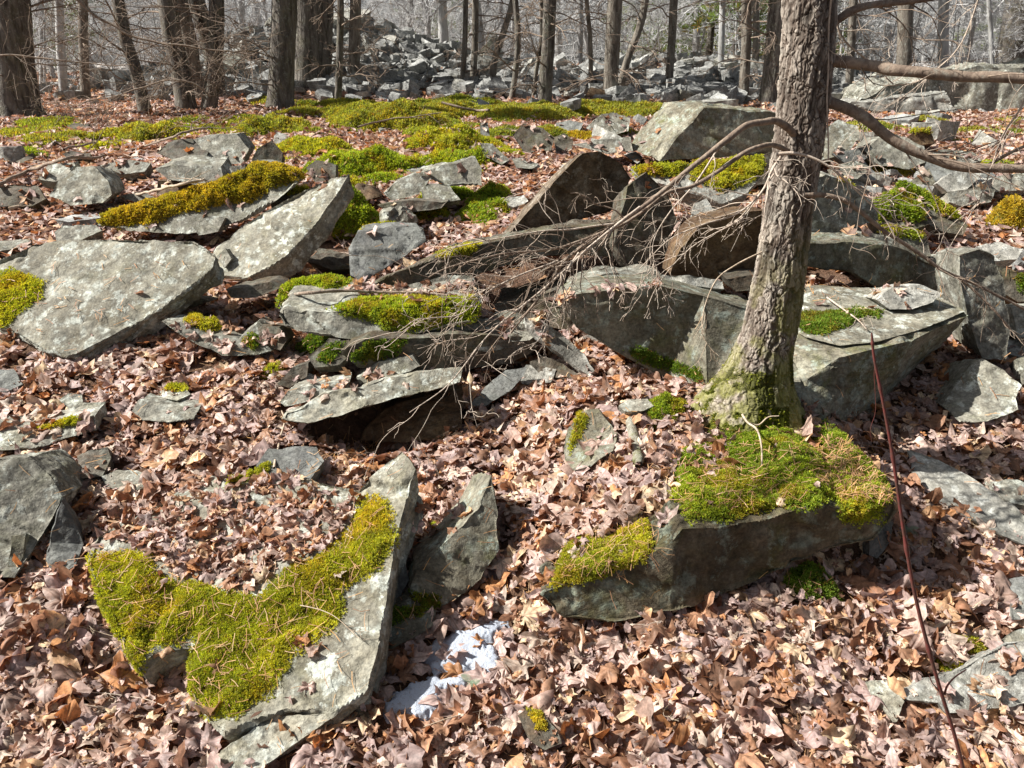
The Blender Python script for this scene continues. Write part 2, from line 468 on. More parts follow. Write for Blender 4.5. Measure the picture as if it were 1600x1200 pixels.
# ---------------------------------------------------------------- rocks
BVH_V, BVH_F, BVH_n = [FLOOR_V], [FLOOR_F.tolist()], len(FLOOR_V)
ROCKS = {}; BVH_KEY = {}; RPOLY = {}
def note_bvh(V, F):
    global BVH_n
    BVH_V.append(V); BVH_F.append((np.asarray(F) + BVH_n).tolist()); BVH_n += len(V)
def nrm(v):
    v = np.asarray(v, float); return v / np.linalg.norm(v)
def refine(V, F, L, itmax=30, cap=45000):
    """longest-edge bisection until no edge is longer than L"""
    V = V.copy(); F = F.copy()
    for _ in range(itmax):
        if len(F) > cap: break
        E = np.stack([F[:, [0, 1]], F[:, [1, 2]], F[:, [2, 0]]], 1)           # m x 3 x 2
        ln = np.linalg.norm(V[E[:, :, 0]] - V[E[:, :, 1]], axis=2)
        lg = ln.argmax(1)
        need = ln[np.arange(len(F)), lg] > L
        if not need.any(): break
        Es = np.sort(E, 2); key = Es[:, :, 0].astype(np.int64) * (len(V) + 1) + Es[:, :, 1]
        marked = np.unique(key[np.arange(len(F)), lg][need])
        pos = np.searchsorted(marked, key); pos = np.minimum(pos, len(marked) - 1)
        hit = marked[pos] == key
        mid = np.where(hit, pos + len(V), -1)
        nv = 0.5 * (V[marked // (len(V) + 1)] + V[marked % (len(V) + 1)])
        out = [F[~hit.any(1)]]
        R, Mi, Hi = F, mid, hit
        # rotate so that the longest marked edge comes first
        lm = np.where(hit, ln, -1).argmax(1)
        idx = (lm[:, None] + np.arange(3)[None]) % 3
        r = np.arange(len(F))[:, None]
        R = F[r, idx]; Mi = mid[r, idx]
        sel = hit.any(1)
        a, b, c = R[sel].T; m0, m1, m2 = Mi[sel].T
        # after cutting a-b at m0: (a, m0, c) and (m0, b, c)
        k = m2 < 0
        out.append(np.stack([a, m0, c], 1)[k])
        out.append(np.stack([a, m0, m2], 1)[~k]); out.append(np.stack([m0, c, m2], 1)[~k])
        k = m1 < 0
        out.append(np.stack([m0, b, c], 1)[k])
        out.append(np.stack([m0, b, m1], 1)[~k]); out.append(np.stack([m0, m1, c], 1)[~k])
        V = np.concatenate([V, nv]); F = np.concatenate(out)
    return V, F
def rock_shape(front, n, thick, ext=None, taper=0.9, L=0.02, seed=0, rough=1.0, strata=1.0, size=None, back0=None):
    """a broken slab: the front outline, extruded along ext, split finely, then cleaved, ledged and chipped"""
    n = nrm(n)
    front = np.asarray(front, float)
    rs = np.random.default_rng(seed)
    cen = front.mean(0)
    size = size or float(np.linalg.norm(front - cen, axis=1).mean())
    if ext is None: ext = -n * thick
    ext = np.asarray(ext, float)
    # break up straight outline runs
    pts, bpts = [], []
    for k in range(len(front)):
        a, b = front[k], front[(k + 1) % len(front)]
        d = np.linalg.norm(b - a)
        m = max(1, int(d / max(size * 0.3, L * 3)))
        inpl = nrm(np.cross(b - a, n))
        for q in range(m):
            f = q / m
            off = 0 if q == 0 else rs.uniform(-1, 1) * 0.035 * min(d, size) * rough
            pts.append(a + (b - a) * f + inpl * off)
            if back0 is not None: bpts.append(back0[k] + (back0[(k + 1) % len(front)] - back0[k]) * f)
    front = np.array(pts)
    back = cen + (front - cen) * taper + ext if back0 is None else np.array(bpts)
    back += rs.uniform(-1, 1, back.shape) * 0.04 * size * rough
    mid = (cen + (front - cen) * (1 + (taper - 1) * 0.35) + ext * 0.45 if back0 is None else front * .55 + back * .45) + rs.uniform(-1, 1, back.shape) * 0.018 * size * rough
    bm = bmesh.new()
    fv = [bm.verts.new(p) for p in front]; mv = [bm.verts.new(p) for p in mid]; bv = [bm.verts.new(p) for p in back]
    bm.faces.new(fv); bm.faces.new(bv[::-1])
    N = len(fv)
    for k in range(N):
        q = (k + 1) % N
        bm.faces.new((fv[q], fv[k], mv[k], mv[q])); bm.faces.new((mv[q], mv[k], bv[k], bv[q]))
    bmesh.ops.recalc_face_normals(bm, faces=bm.faces[:])
    bmesh.ops.triangulate(bm, faces=bm.faces[:])
    bm.verts.index_update()
    V = np.array([v.co[:] for v in bm.verts]); Ft = np.array([[v.index for v in f.verts] for f in bm.faces]); bm.free()
    V, Ft = refine(V, Ft, L)
    nv = len(V)
    fn = np.cross(V[Ft[:, 1]] - V[Ft[:, 0]], V[Ft[:, 2]] - V[Ft[:, 0]])
    Nn = np.zeros_like(V)
    for k in range(3): np.add.at(Nn, Ft[:, k], fn)
    Nn /= np.linalg.norm(Nn, axis=1)[:, None] + 1e-12
    fu = fn / (np.linalg.norm(fn, axis=1)[:, None] + 1e-12)
    cnt = np.zeros(nv); av = np.zeros_like(V)
    for k in range(3): np.add.at(av, Ft[:, k], fu); np.add.at(cnt, Ft[:, k], 1)
    edg = np.clip((1 - np.linalg.norm(av, axis=1) / cnt) * 5, 0, 1)
    for _ in range(3):
        fm = edg[Ft].mean(1); ac = np.zeros(nv)
        for k in range(3): np.add.at(ac, Ft[:, k], fm)
        edg = np.maximum(edg * .6, ac / cnt)
    Ns = av / (np.linalg.norm(av, axis=1)[:, None] + 1e-9)
    for _ in range(4):
        fm = Ns[Ft].mean(1); ac = np.zeros_like(V)
        for k in range(3): np.add.at(ac, Ft[:, k], fm)
        Ns = ac / cnt[:, None]
    Nn = Nn * (1 - edg)[:, None] + Ns * edg[:, None]
    Nn /= np.linalg.norm(Nn, axis=1)[:, None] + 1e-9
    lay = (V - cen) @ n + 0.25 * size * 0.12 * vnoise(V * 2.0 / size, seed)
    off = np.array([seed * 1.37, seed * 0.73, seed * 2.11])
    P = V + off
    s = size
    T = min(thick, s)
    # large undulation
    D = 0.030 * s * vnoise(P / (0.55 * s), seed + 1) + 0.016 * s * vnoise(P / (0.22 * s), seed + 2)
    D = D * rough * min(1.0, 0.35 + T / s)
    side = 1 - np.abs(Nn @ n)
    # cleaved terraces on the broad faces
    ax = nrm(np.cross(n, [0.3, 0.2, 0.9])); along = (P @ ax)[:, None] * ax[None]
    q = fbm((P - 0.55 * along) / (0.95 * s), seed + 5, 3, 0.42) * 2.1 + 0.10 * fbm(P / (0.10 * s), seed + 6, 2) + (P @ nrm([0.4, 0.3, 0.2])) * 1.1 / s
    fl = np.floor(q); fr = q - fl
    terr = fl + sstep(0.80, 0.97, fr)
    step = min(0.030, 0.07 * s, 0.35 * T)
    D = D + (1 - side) * step * strata * (terr - q) * 1.0
    # ledges on the broken edges
    ht = max(min(0.014, T * 0.28), 0.004)
    w = lay / ht + 0.9 * vnoise(P / (0.35 * s), seed + 7)
    iw = np.floor(w)
    led = _h01(iw.astype(int), np.full(nv, seed), np.zeros(nv, int), 5) - 0.5
    ang = vnoise(P / (0.16 * s) + iw[:, None] * 3.1, seed + 8)
    D = D + side * strata * min(0.016, 0.035 * s) * (led * 1.2 + 0.5 * ang)
    # chips and grain
    rid = 1 - np.abs(vnoise(P / (0.10 * s), seed + 11)) * 2
    D = D + 0.008 * s * rid * rough * (0.4 + 0.6 * side) + 0.0025 * fbm(P * 30, seed + 13, 3)
    chip = np.clip(vnoise(P / (0.13 * s), seed + 21) + .25, 0, 1) * .8 + np.clip(vnoise(P / (0.045 * s), seed + 22), 0, 1) * .5
    D = D - edg * np.minimum(.035 * s, .35 * T) * (.18 + chip) * rough
    for q_ in range(3):
        fm = D[Ft].mean(1); ac = np.zeros(nv)
        for k in range(3): np.add.at(ac, Ft[:, k], fm)
        wq = .6 if q_ == 0 else .8 * edg
        D = (1 - wq) * D + wq * ac / cnt
    V2 = V + Nn * D[:, None]
    return V2, Ft, lay
def mk_mesh_rock(name, V, F, lay, loc, mat, ang=34):
    me = np_mesh(name, V - loc, F, [mat], True, {'lay': ('FLOAT', lay)})
    me.set_sharp_from_angle(angle=math.radians(ang))
    return me
_rk = [100]
def rock(key, label, poly, n, thick, mat='slate', foot=None, anc=None, ext=None, taper=0.88, rough=1.0, strata=1.0, sink=0.0, group=None, name='rock', cat='rock', lq=1.0, back=None, y=None, lift=.035):
    """poly: outline of the main face as seen, in photograph pixels; n its facing; anc/foot: which outline point stands at the distance of ground row foot"""
    _rk[0] += 7
    poly = np.asarray(poly, float)
    if anc is None: anc = int(np.argmax(poly[:, 1]))
    f = foot if foot is not None else poly[anc, 1]
    A = at(poly[anc, 0], poly[anc, 1], min(f, 1260), y)
    n = nrm(n)
    D = ray(poly[:, 0], poly[:, 1])
    den = D @ n
    t0 = A[1] / ray(*poly[anc])[0, 1]
    tt = ((A - CAM) @ n) / np.where(np.abs(den) < 1e-3, -1e-3, den)
    tt = np.where((tt < 0), t0 * 1.3, tt)
    tt = np.clip(tt, t0 * 0.72, t0 * 1.38)
    gl = ground(poly[:, 0], np.clip(poly[:, 1], 60, 1300))
    tg = gl[:, 1] / D[:, 1]
    tt = np.minimum(tt, tg - np.minimum(lift / np.maximum(.12, -D[:, 2]), .05 * tg))
    P = CAM + D * tt[:, None]
    P[:, 2] -= sink
    dist = t0
    L = max(0.0055, dist / 255) / lq
    bk = None if back is None else np.array([at(*b) for b in back])
    V, F, lay = rock_shape(P, n, thick, ext, taper, L, _rk[0], rough, strata, back0=bk)
    loc = V.mean(0); loc[2] = V[:, 2].min()
    m = M[mat]
    o = link(name, mk_mesh_rock(name, V, F, lay, loc, m), None, loc)
    tag(o, label, cat, group)
    BVH_KEY[key] = len(BVH_V); RPOLY[key] = poly
    note_bvh(V, F)
    ROCKS[key] = (o, V, F, loc, dist)
    return o
# ---------------------------------------------------------------- the rocks one by one, front to back
# bottom left: the long mossy slab
rock('F1', 'long tilted slab half buried in leaves, moss carpet on top and pale bare lower edge', [(628, 703), (650, 732), (622, 830), (606, 925), (594, 1000), (574, 1078), (515, 1116), (440, 1112), (345, 1150), (300, 1105), (288, 1040), (290, 1012), (240, 1022), (212, 1050), (165, 960), (136, 880), (150, 838), (330, 740), (480, 745), (560, 762)],
     (-.30, -.42, .86), .13, 'pale', foot=1150, anc=6, taper=.94, ext=(.035, .03, -.17), lq=1.1, lift=.062)
rock('F2', 'tan and white blotched slab lying under the long mossy slab at the bottom edge', [(330, 1215), (345, 1172), (430, 1118), (520, 1112), (560, 1092), (500, 1135), (440, 1178), (395, 1215)],
     (-.12, -.5, .86), .06, 'pale', foot=1205, anc=0, ext=(.01, .05, -.06))
rock('F3', 'angular grey boulder leaning beside the long mossy slab above the snow', [(648, 893), (705, 838), (748, 788), (768, 742), (779, 800), (780, 858), (752, 905), (692, 950), (664, 958), (640, 925)],
     (.30, -.70, .64), .2, 'face', foot=975, anc=8, ext=(-.06, .22, -.06), taper=.8)
rock('F3b', 'small rounded mossy stone below the leaning grey boulder', [(588, 985), (602, 955), (640, 935), (682, 955), (676, 978), (640, 1000), (606, 1018)],
     (.1, -.75, .6), .12, 'face', ext=(-.03, .16, -.03), taper=.75)
rock('F3c', 'narrow grey stone wedged between the long mossy slab and the leaning boulder', [(598, 880), (628, 868), (640, 905), (620, 950), (598, 955)], (.2, -.6, .75), .1, 'blue', foot=975)
# the block under the tree
rock('F4', 'long low block with a dark front face, carrying moss and the foreground tree', [(846, 932), (880, 912), (930, 895), (1000, 876), (1050, 846), (1066, 826), (1130, 824), (1200, 810), (1280, 786), (1340, 800), (1400, 778), (1406, 800), (1370, 850), (1290, 866), (1200, 905), (1130, 932), (1050, 960), (960, 980), (880, 968)],
     (.12, -.99, .04), .6, 'block', foot=968, anc=17, ext=(-.02, .62, .03), taper=.97, sink=.0, lq=1.15)
rock('F4b', 'narrow upright grey stone at the end of the long low block', [(1358, 820), (1375, 811), (1396, 812), (1392, 845), (1372, 874), (1358, 868)], (.1, -.8, .5), .05, 'blue')
rock('F5', 'long pale lichened slab lying among leaves to the right of the tree', [(1416, 700), (1440, 706), (1500, 735), (1560, 770), (1610, 812), (1630, 862), (1570, 838), (1500, 802), (1455, 775), (1425, 745)],
     (-.18, -.55, .82), .07, 'white', foot=850, anc=5)
rock('F6', 'small flat stone behind the long pale slab at the right edge', [(1540, 752), (1590, 748), (1640, 770), (1630, 796), (1570, 782)], (0, -.4, .9), .05, 'slate')
rock('F7', 'green grey layered rock at the lower right edge', [(1404, 1082), (1440, 1062), (1500, 1045), (1540, 1022), (1575, 1003), (1660, 990), (1660, 1085), (1600, 1100), (1550, 1108), (1480, 1114), (1466, 1098), (1420, 1094)],
     (-.1, -.62, .78), .1, 'white', foot=1118, anc=8, ext=(0, .08, -.10))
rock('F7b', 'flat thin rock lying on top of the layered rock at the lower right edge', [(1500, 1040), (1545, 1015), (1580, 985), (1650, 965), (1660, 1030), (1600, 1045), (1560, 1060)], (-.05, -.5, .86), .05, 'pale', foot=1075)
rock('F8', 'small pale green flat stone beside the layered rock', [(1352, 1064), (1392, 1062), (1414, 1096), (1402, 1128), (1384, 1112), (1362, 1088)], (.1, -.5, .85), .03, 'pale')
rock('F9', 'squared stone at the right edge above the layered rock', [(1571, 905), (1600, 900), (1650, 905), (1650, 970), (1582, 968)], (-.3, -.75, .6), .1, 'blue')
rock('F10', 'small dark stone with a mossy top lying in the leaves at the bottom centre', [(808, 1118), (826, 1104), (850, 1118), (872, 1140), (878, 1162), (852, 1172), (826, 1156)], (.1, -.55, .8), .05, 'dark', ext=(0, .05, -.05))
# left
rock('L1', 'big grey boulder cut off by the left edge', [(-60, 730), (-10, 716), (42, 712), (76, 736), (101, 776), (80, 812), (50, 862), (22, 900), (-60, 915)], (.12, -.72, .68), .25, 'slate', ext=(-.04, .28, -.08), taper=.8)
rock('L2', 'dark upright splinter of rock beside the big boulder at the left edge', [(96, 784), (112, 806), (131, 850), (118, 885), (90, 898), (70, 878), (80, 832)], (.35, -.8, .45), .08, 'blue', ext=(-.05, .1, -.02))
rock('L2b', 'thin stone propped in front of the big boulder at the left edge', [(18, 838), (40, 834), (36, 870), (20, 900), (10, 890)], (.1, -.85, .5), .05, 'face')
rock('L3', 'long low slab with a mossy rim poking in from the left edge', [(-60, 680), (0, 674), (70, 668), (110, 655), (148, 650), (151, 672), (100, 686), (50, 702), (-60, 706)], (.05, -.86, .5), .12, 'slate', ext=(0, .16, .01))
rock('L4', 'small dark stone between the left slab and the pale flat stone', [(120, 712), (140, 702), (168, 698), (174, 715), (160, 744), (126, 748)], (.1, -.7, .7), .07, 'dark')
rock('L5', 'small pale flat stone among leaves left of the grey plate', [(158, 744), (182, 733), (214, 735), (238, 745), (230, 760), (198, 770), (166, 760)], (0, -.5, .86), .04, 'slate')
rock('L6', 'low wedge of slate lying alone in the leaves', [(205, 642), (216, 625), (262, 634), (312, 638), (303, 655), (262, 660), (222, 657)], (0, -.75, .65), .06, 'slate', ext=(0, .09, .0))
rock('L7', 'small stone with a moss cap behind the low wedge of slate', [(250, 612), (265, 600), (286, 600), (298, 616), (276, 626), (256, 622)], (0, -.6, .8), .05, 'slate')
rock('L8', 'little grey stone showing through leaves at the left', [(92, 625), (106, 614), (128, 617), (130, 632), (108, 640)], (0, -.5, .85), .04, 'slate')
rock('L9', 'dark broken stone at the left edge below the big bright slab', [(-40, 590), (0, 576), (22, 576), (36, 600), (10, 612), (-40, 612)], (.1, -.6, .8), .07, 'blue')
rock('L10', 'smooth flat blue grey plate half covered by leaves', [(402, 738), (420, 712), (496, 710), (508, 732), (484, 766), (432, 786), (408, 778)], (-.02, -.34, .94), .07, 'blue', strata=.3, sink=-.035)
rock('S1', 'broad bright grey slab tilted to the light, moss on its left end', [(-70, 430), (-10, 408), (58, 379), (150, 374), (300, 376), (337, 398), (333, 418), (290, 452), (210, 505), (112, 556), (62, 545), (24, 520), (-70, 500)],
     (-.16, -.62, .77), .10, 'pale', foot=562, anc=9, ext=(.035, .05, -.11), taper=.95, lq=1.1)
rock('S2', 'long bright slab pointing up towards the mossy ledge', [(332, 390), (400, 338), (470, 298), (546, 270), (530, 298), (496, 346), (448, 398), (384, 434), (345, 430)],
     (-.22, -.60, .77), .10, 'pale', foot=452, anc=7, ext=(.04, .05, -.12), taper=.95, lq=1.1)
# middle heap
rock('M1', 'slab jutting over a black hollow in the middle of the slope', [(438, 656), (446, 642), (475, 634), (505, 612), (560, 606), (600, 590), (722, 574), (720, 598), (640, 618), (560, 640), (480, 662)],
     (-.10, -.66, .74), .055, 'pale', y=2.86, anc=10, ext=(-.08, .32, -.125), taper=1.0)
rock('M1s', 'block supporting the jutting slab from behind, coloured dark as the shade of the hollow', [(600, 640), (722, 600), (722, 668), (690, 690), (560, 690)], (.1, -1, 0), .25, 'brown', y=3.28, anc=2, ext=(0, .3, 0))  # dark material paints in the shade at the back of the hollow
rock('M1b', 'thin slab lying behind the jutting slab at its left end', [(435, 628), (452, 608), (500, 598), (548, 592), (544, 606), (505, 618), (478, 628), (445, 636)], (-.05, -.75, .66), .05, 'slate', foot=672, ext=(0, .12, -.01))
rock('M1c', 'pale rounded stone resting on the jutting slab', [(556, 590), (592, 565), (645, 555), (656, 571), (640, 580), (590, 592), (562, 600)], (0, -.7, .7), .08, 'slate', foot=655, ext=(0, .10, 0))
rock('M2', 'flat ledge with a pale broken edge under a hanging moss fringe', [(431, 492), (440, 482), (505, 486), (610, 488), (740, 474), (752, 488), (742, 506), (655, 522), (560, 530), (500, 527), (442, 512)],
     (-.02, -.88, .46), .3, 'slate', foot=585, anc=8, ext=(0, .34, .055), taper=.96)
rock('M2b', 'low stone buried in bright moss above the pale ledge', [(430, 468), (446, 444), (500, 432), (548, 434), (566, 462), (500, 482), (442, 484)], (0, -.6, .8), .12, 'slate', foot=540)
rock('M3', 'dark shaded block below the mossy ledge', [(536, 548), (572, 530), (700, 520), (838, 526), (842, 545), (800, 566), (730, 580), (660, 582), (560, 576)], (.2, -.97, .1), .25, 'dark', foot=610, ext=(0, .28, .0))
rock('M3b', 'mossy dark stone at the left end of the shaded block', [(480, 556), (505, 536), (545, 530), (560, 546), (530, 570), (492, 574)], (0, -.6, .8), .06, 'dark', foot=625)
rock('M4', 'plank shaped stone leaning down to the right with lichen on it', [(818, 492), (838, 497), (880, 520), (914, 552), (931, 582), (920, 588), (890, 566), (850, 535), (822, 510)], (.20, -.72, .66), .045, 'white', foot=596, anc=5)
rock('M4b', 'short dark splinter under the plank shaped stone', [(828, 565), (850, 556), (880, 568), (908, 588), (880, 592), (842, 584)], (.1, -.7, .7), .04, 'dark', foot=600)
rock('M5', 'blue grey leaf shaped flake lying against the dark block', [(734, 634), (756, 606), (790, 578), (824, 572), (818, 588), (796, 612), (760, 634)], (-.1, -.68, .72), .02, 'blue', foot=640)
rock('M6', 'squarish boulder with a yellow mossy face left of the tree', [(880, 700), (886, 672), (902, 642), (934, 637), (952, 660), (964, 676), (958, 704), (925, 728), (896, 736), (882, 718)], (-.12, -.66, .74), .14, 'face', ext=(.05, .14, -.08), taper=.8)
rock('M7', 'small blue grey stone among leaves left of the tree base', [(966, 634), (980, 624), (1012, 622), (1022, 634), (1004, 642), (976, 643)], (0, -.6, .8), .05, 'slate')
rock('M8', 'dished slab with a moss tuft and a raised right end', [(250, 502), (275, 502), (318, 520), (372, 532), (404, 502), (440, 530), (448, 544), (400, 556), (345, 556), (292, 532)], (-.03, -.72, .69), .06, 'slate', foot=575, ext=(0, .14, .0))
rock('M9', 'dark stone in the hollow beneath the long bright slab', [(468, 388), (500, 388), (548, 396), (552, 420), (520, 422), (480, 408)], (0, -.8, .6), .1, 'dark', foot=450)
rock('M12', 'two faced grey wedge below the hanging bright moss', [(546, 388), (560, 362), (612, 354), (660, 358), (664, 376), (630, 402), (570, 438), (548, 430)], (.05, -.72, .68), .16, 'blue', foot=470, ext=(-.03, .2, .0))
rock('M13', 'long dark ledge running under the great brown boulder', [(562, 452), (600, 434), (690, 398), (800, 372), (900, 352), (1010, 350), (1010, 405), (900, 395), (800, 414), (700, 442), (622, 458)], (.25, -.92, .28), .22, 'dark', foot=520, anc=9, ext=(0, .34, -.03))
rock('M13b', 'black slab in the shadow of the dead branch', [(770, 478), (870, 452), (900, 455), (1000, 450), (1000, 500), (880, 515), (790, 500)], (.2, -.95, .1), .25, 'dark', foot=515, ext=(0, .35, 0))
rock('M14', 'great dark brown boulder with one sunlit edge, leaning at the centre', [(790, 370), (834, 318), (884, 264), (910, 238), (938, 236), (974, 256), (988, 278), (978, 304), (955, 328), (885, 350), (830, 368)],
     (.28, -.92, -.26), .4, 'rust', foot=470, anc=0, ext=(-.055, .32, -.07), taper=.95, lq=1.1, rough=.6)
rock('M14b', 'rough grey rock to the right of the great brown boulder', [(980, 290), (1010, 268), (1042, 300), (1060, 345), (1040, 400), (985, 420), (960, 380)], (.3, -.85, .4), .2, 'dark', foot=500)
rock('M15', 'clean wedge shaped block lying in front of a moss cushion', [(597, 302), (618, 284), (690, 258), (742, 244), (752, 262), (754, 290), (722, 290), (700, 292), (672, 280), (655, 304), (612, 314)], (.0, -.74, .67), .14, 'slate', foot=340, ext=(-.02, .2, .01), taper=.85)
rock('M15b', 'flat slate behind the wedge shaped block', [(655, 288), (700, 286), (720, 312), (690, 318), (660, 310)], (0, -.6, .8), .06, 'slate', foot=345)
rock('M16', 'long grey rock under a golden moss ridge', [(150, 352), (170, 330), (250, 318), (330, 296), (400, 268), (456, 264), (474, 280), (430, 315), (380, 345), (290, 366), (200, 362)], (-.06, -.72, .69), .2, 'slate', foot=395, anc=9, ext=(0, .3, -.02), taper=.85)
rock('M16b', 'small mossy stone at the upper end of the golden moss ridge', [(420, 312), (440, 292), (482, 292), (486, 308), (450, 325), (424, 328)], (0, -.6, .8), .1, 'dark', foot=365)
rock('M17a', 'flat topped slate bridging a dark gap on the left', [(242, 264), (268, 256), (345, 260), (350, 280), (310, 290), (262, 282)], (.0, -.8, .6), .2, 'slate', foot=318, ext=(0, .3, .05))
rock('M17f', 'upright brown stone beneath the bridging slate', [(246, 282), (300, 284), (305, 300), (262, 312), (244, 305)], (0, -1, 0), .15, 'brown', foot=312)
rock('M17b', 'dark slate tilted on top of the bridging slate', [(242, 238), (262, 222), (300, 214), (325, 238), (318, 254), (270, 250)], (-.05, -.6, .8), .07, 'dark', foot=300, ext=(0, .15, -.03))
rock('M17c', 'pale squared block at the top of the left heap', [(302, 218), (330, 210), (370, 208), (389, 232), (380, 256), (342, 258), (318, 238)], (.0, -.74, .67), .2, 'slate', foot=300, ext=(0, .25, .0))
rock('M17d', 'dark broken block next to the pale squared block', [(392, 250), (402, 232), (425, 219), (442, 238), (440, 258), (400, 262)], (.1, -.9, .4), .18, 'dark', foot=300)
rock('M17e', 'little pale stone under the pale squared block', [(344, 270), (360, 262), (396, 264), (396, 284), (350, 290)], (0, -.7, .7), .12, 'white', foot=320)
rock('M18a', 'rounded mottled boulder left of the golden moss ridge', [(76, 306), (92, 280), (120, 260), (146, 258), (168, 280), (176, 304), (160, 318), (110, 322)], (-.02, -.76, .65), .25, 'pale', foot=345, ext=(0, .3, -.02), taper=.75)
rock('M18b', 'flat stone tucked behind the mottled boulder', [(58, 280), (75, 258), (122, 252), (110, 268), (86, 284)], (-.05, -.6, .8), .1, 'slate', foot=325)
rock('M18c', 'dark mossy stone at the left edge beside the mottled boulder', [(-40, 300), (20, 286), (60, 290), (72, 310), (50, 322), (-40, 322)], (0, -.7, .7), .15, 'dark', foot=335)
rock('M18d', 'low flat rock with a brown top above the leaf filled gap', [(156, 258), (190, 248), (236, 254), (226, 268), (190, 272)], (0, -.55, .83), .1, 'slate', foot=290)
rock('M18e', 'dark flake standing in the leaves behind the mottled boulder', [(96, 240), (110, 235), (142, 240), (140, 248), (108, 250)], (0, -.8, .6), .08, 'dark', foot=258)
rock('M18f', 'small tilted dark slate near the left edge', [(24, 252), (50, 238), (52, 246), (32, 256)], (-.1, -.75, .65), .06, 'dark', foot=262)
rock('M19a', 'pale flat stone above the broad bright slab', [(84, 362), (100, 352), (150, 350), (160, 360), (120, 378), (88, 380)], (0, -.6, .8), .07, 'slate', foot=395)
rock('M19b', 'dark flat stone at the left edge above the broad bright slab', [(-40, 385), (0, 376), (48, 372), (40, 386), (0, 392), (-40, 394)], (0, -.5, .86), .07, 'slate', foot=400)
# moss carrying rocks in the centre
rock('M20', 'large two tone boulder behind the trunk, lit on its left shoulder', [(1058, 214), (1100, 168), (1150, 170), (1222, 176), (1240, 200), (1236, 228), (1180, 244), (1120, 248), (1060, 252), (1030, 252)],
     (.20, -.95, .22), .5, 'face', foot=275, anc=8, ext=(-.30, .45, .06), taper=.9)
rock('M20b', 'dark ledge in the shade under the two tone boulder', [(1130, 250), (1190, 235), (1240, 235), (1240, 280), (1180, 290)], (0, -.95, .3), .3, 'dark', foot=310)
rock('M21', 'light topped boulder just right of the trunk', [(1284, 202), (1310, 186), (1340, 196), (1347, 212), (1322, 240), (1284, 250)], (-.05, -.72, .7), .3, 'pale', foot=285, ext=(.02, .4, -.15))
rock('M22', 'big rounded grey stone under the drooping limb', [(1352, 236), (1372, 215), (1402, 209), (1444, 228), (1446, 254), (1420, 264), (1370, 260)], (.0, -.74, .67), .3, 'slate', foot=285, taper=.8, ext=(0, .35, -.02))
rock('M22b', 'flat lichened stone right of the rounded grey stone', [(1440, 246), (1470, 232), (1520, 236), (1536, 250), (1500, 264), (1450, 262)], (0, -.6, .8), .12, 'slate', foot=282)
rock('M22c', 'dark brown stone with a mossy top behind the rounded grey stone', [(1420, 212), (1436, 200), (1454, 202), (1462, 224), (1428, 228)], (0, -.9, .4), .2, 'brown', foot=248)
rock('M23', 'tan wedge with a shaded front on the right slope', [(1463, 286), (1492, 266), (1530, 262), (1534, 272), (1512, 296), (1480, 300)], (-.08, -.72, .68), .14, 'white', foot=330, ext=(.05, .2, -.06))
rock('M23b', 'grey block under the tan wedge', [(1480, 300), (1530, 290), (1556, 296), (1550, 316), (1500, 322), (1484, 316)], (.05, -.85, .5), .2, 'slate', foot=335)
rock('M23c', 'long grey slab reaching the right edge', [(1538, 284), (1560, 274), (1600, 268), (1640, 268), (1640, 296), (1580, 298), (1544, 300)], (0, -.75, .65), .2, 'slate', foot=318)
rock('M23d', 'rough brown grey stone between two mossy patches on the right', [(1418, 288), (1438, 270), (1452, 262), (1464, 290), (1440, 300)], (.0, -.8, .6), .15, 'face', foot=318)
rock('M24', 'dark angular boulder behind the trunk on the right', [(1262, 280), (1290, 272), (1330, 288), (1366, 318), (1374, 345), (1320, 360), (1380, 378), (1270, 376), (1258, 330)], (.34, -.88, .30), .4, 'slate', foot=455, anc=7, ext=(0, .5, .02), taper=.85)
rock('M25', 'long rock reaching right from the trunk under the dark boulder', [(1256, 378), (1320, 376), (1390, 384), (1440, 402), (1498, 428), (1502, 455), (1450, 468), (1370, 448), (1330, 425), (1256, 418)], (.26, -.93, .22), .35, 'face', foot=500, anc=6, ext=(0, .5, -.02))
rock('M26', 'brown undercut slab left of the trunk', [(1046, 430), (1062, 388), (1090, 356), (1130, 338), (1210, 326), (1215, 420), (1160, 436), (1090, 440)], (.0, -.92, -.32), .3, 'brown', foot=520, anc=6, ext=(0, .45, -.04))
rock('M26w', 'rough grey stone standing on the slope above the brown undercut slab', [(1080, 340), (1084, 318), (1104, 310), (1116, 330), (1105, 350)], (0, -.8, .6), .08, 'white', foot=430)
rock('M27', 'shelf of rock carrying a thick yellow moss mat left of the trunk', [(985, 262), (1040, 256), (1120, 250), (1195, 244), (1196, 268), (1170, 300), (1130, 318), (1088, 300), (1000, 280)], (-.02, -.60, .8), .15, 'white', foot=370, anc=6)
rock('M28', 'tall pale lichened rock near the right edge', [(1499, 398), (1530, 388), (1556, 400), (1572, 450), (1580, 520), (1574, 566), (1534, 560), (1512, 500), (1500, 440)], (.2, -.90, .38), .2, 'slate', foot=585, anc=7, ext=(.05, .35, -.04))
rock('M28c', 'crusty pale stone at the top of the tall lichened rock', [(1525, 385), (1560, 376), (1600, 388), (1590, 405), (1545, 408)], (0, -.6, .8), .1, 'white', foot=450)
rock('M28b', 'dark stone with green moss at the right edge', [(1552, 412), (1572, 418), (1600, 430), (1640, 440), (1640, 470), (1590, 472), (1565, 456)], (-.05, -.85, .5), .2, 'dark', foot=500)
rock('M29', 'pyramid shaped grey boulder in the leaves at the right', [(1474, 636), (1490, 606), (1512, 576), (1536, 560), (1570, 576), (1598, 602), (1588, 622), (1592, 640), (1545, 658), (1500, 660)], (-.28, -.58, .76), .18, 'slate', taper=.7, ext=(0, .25, -.06), foot=662)
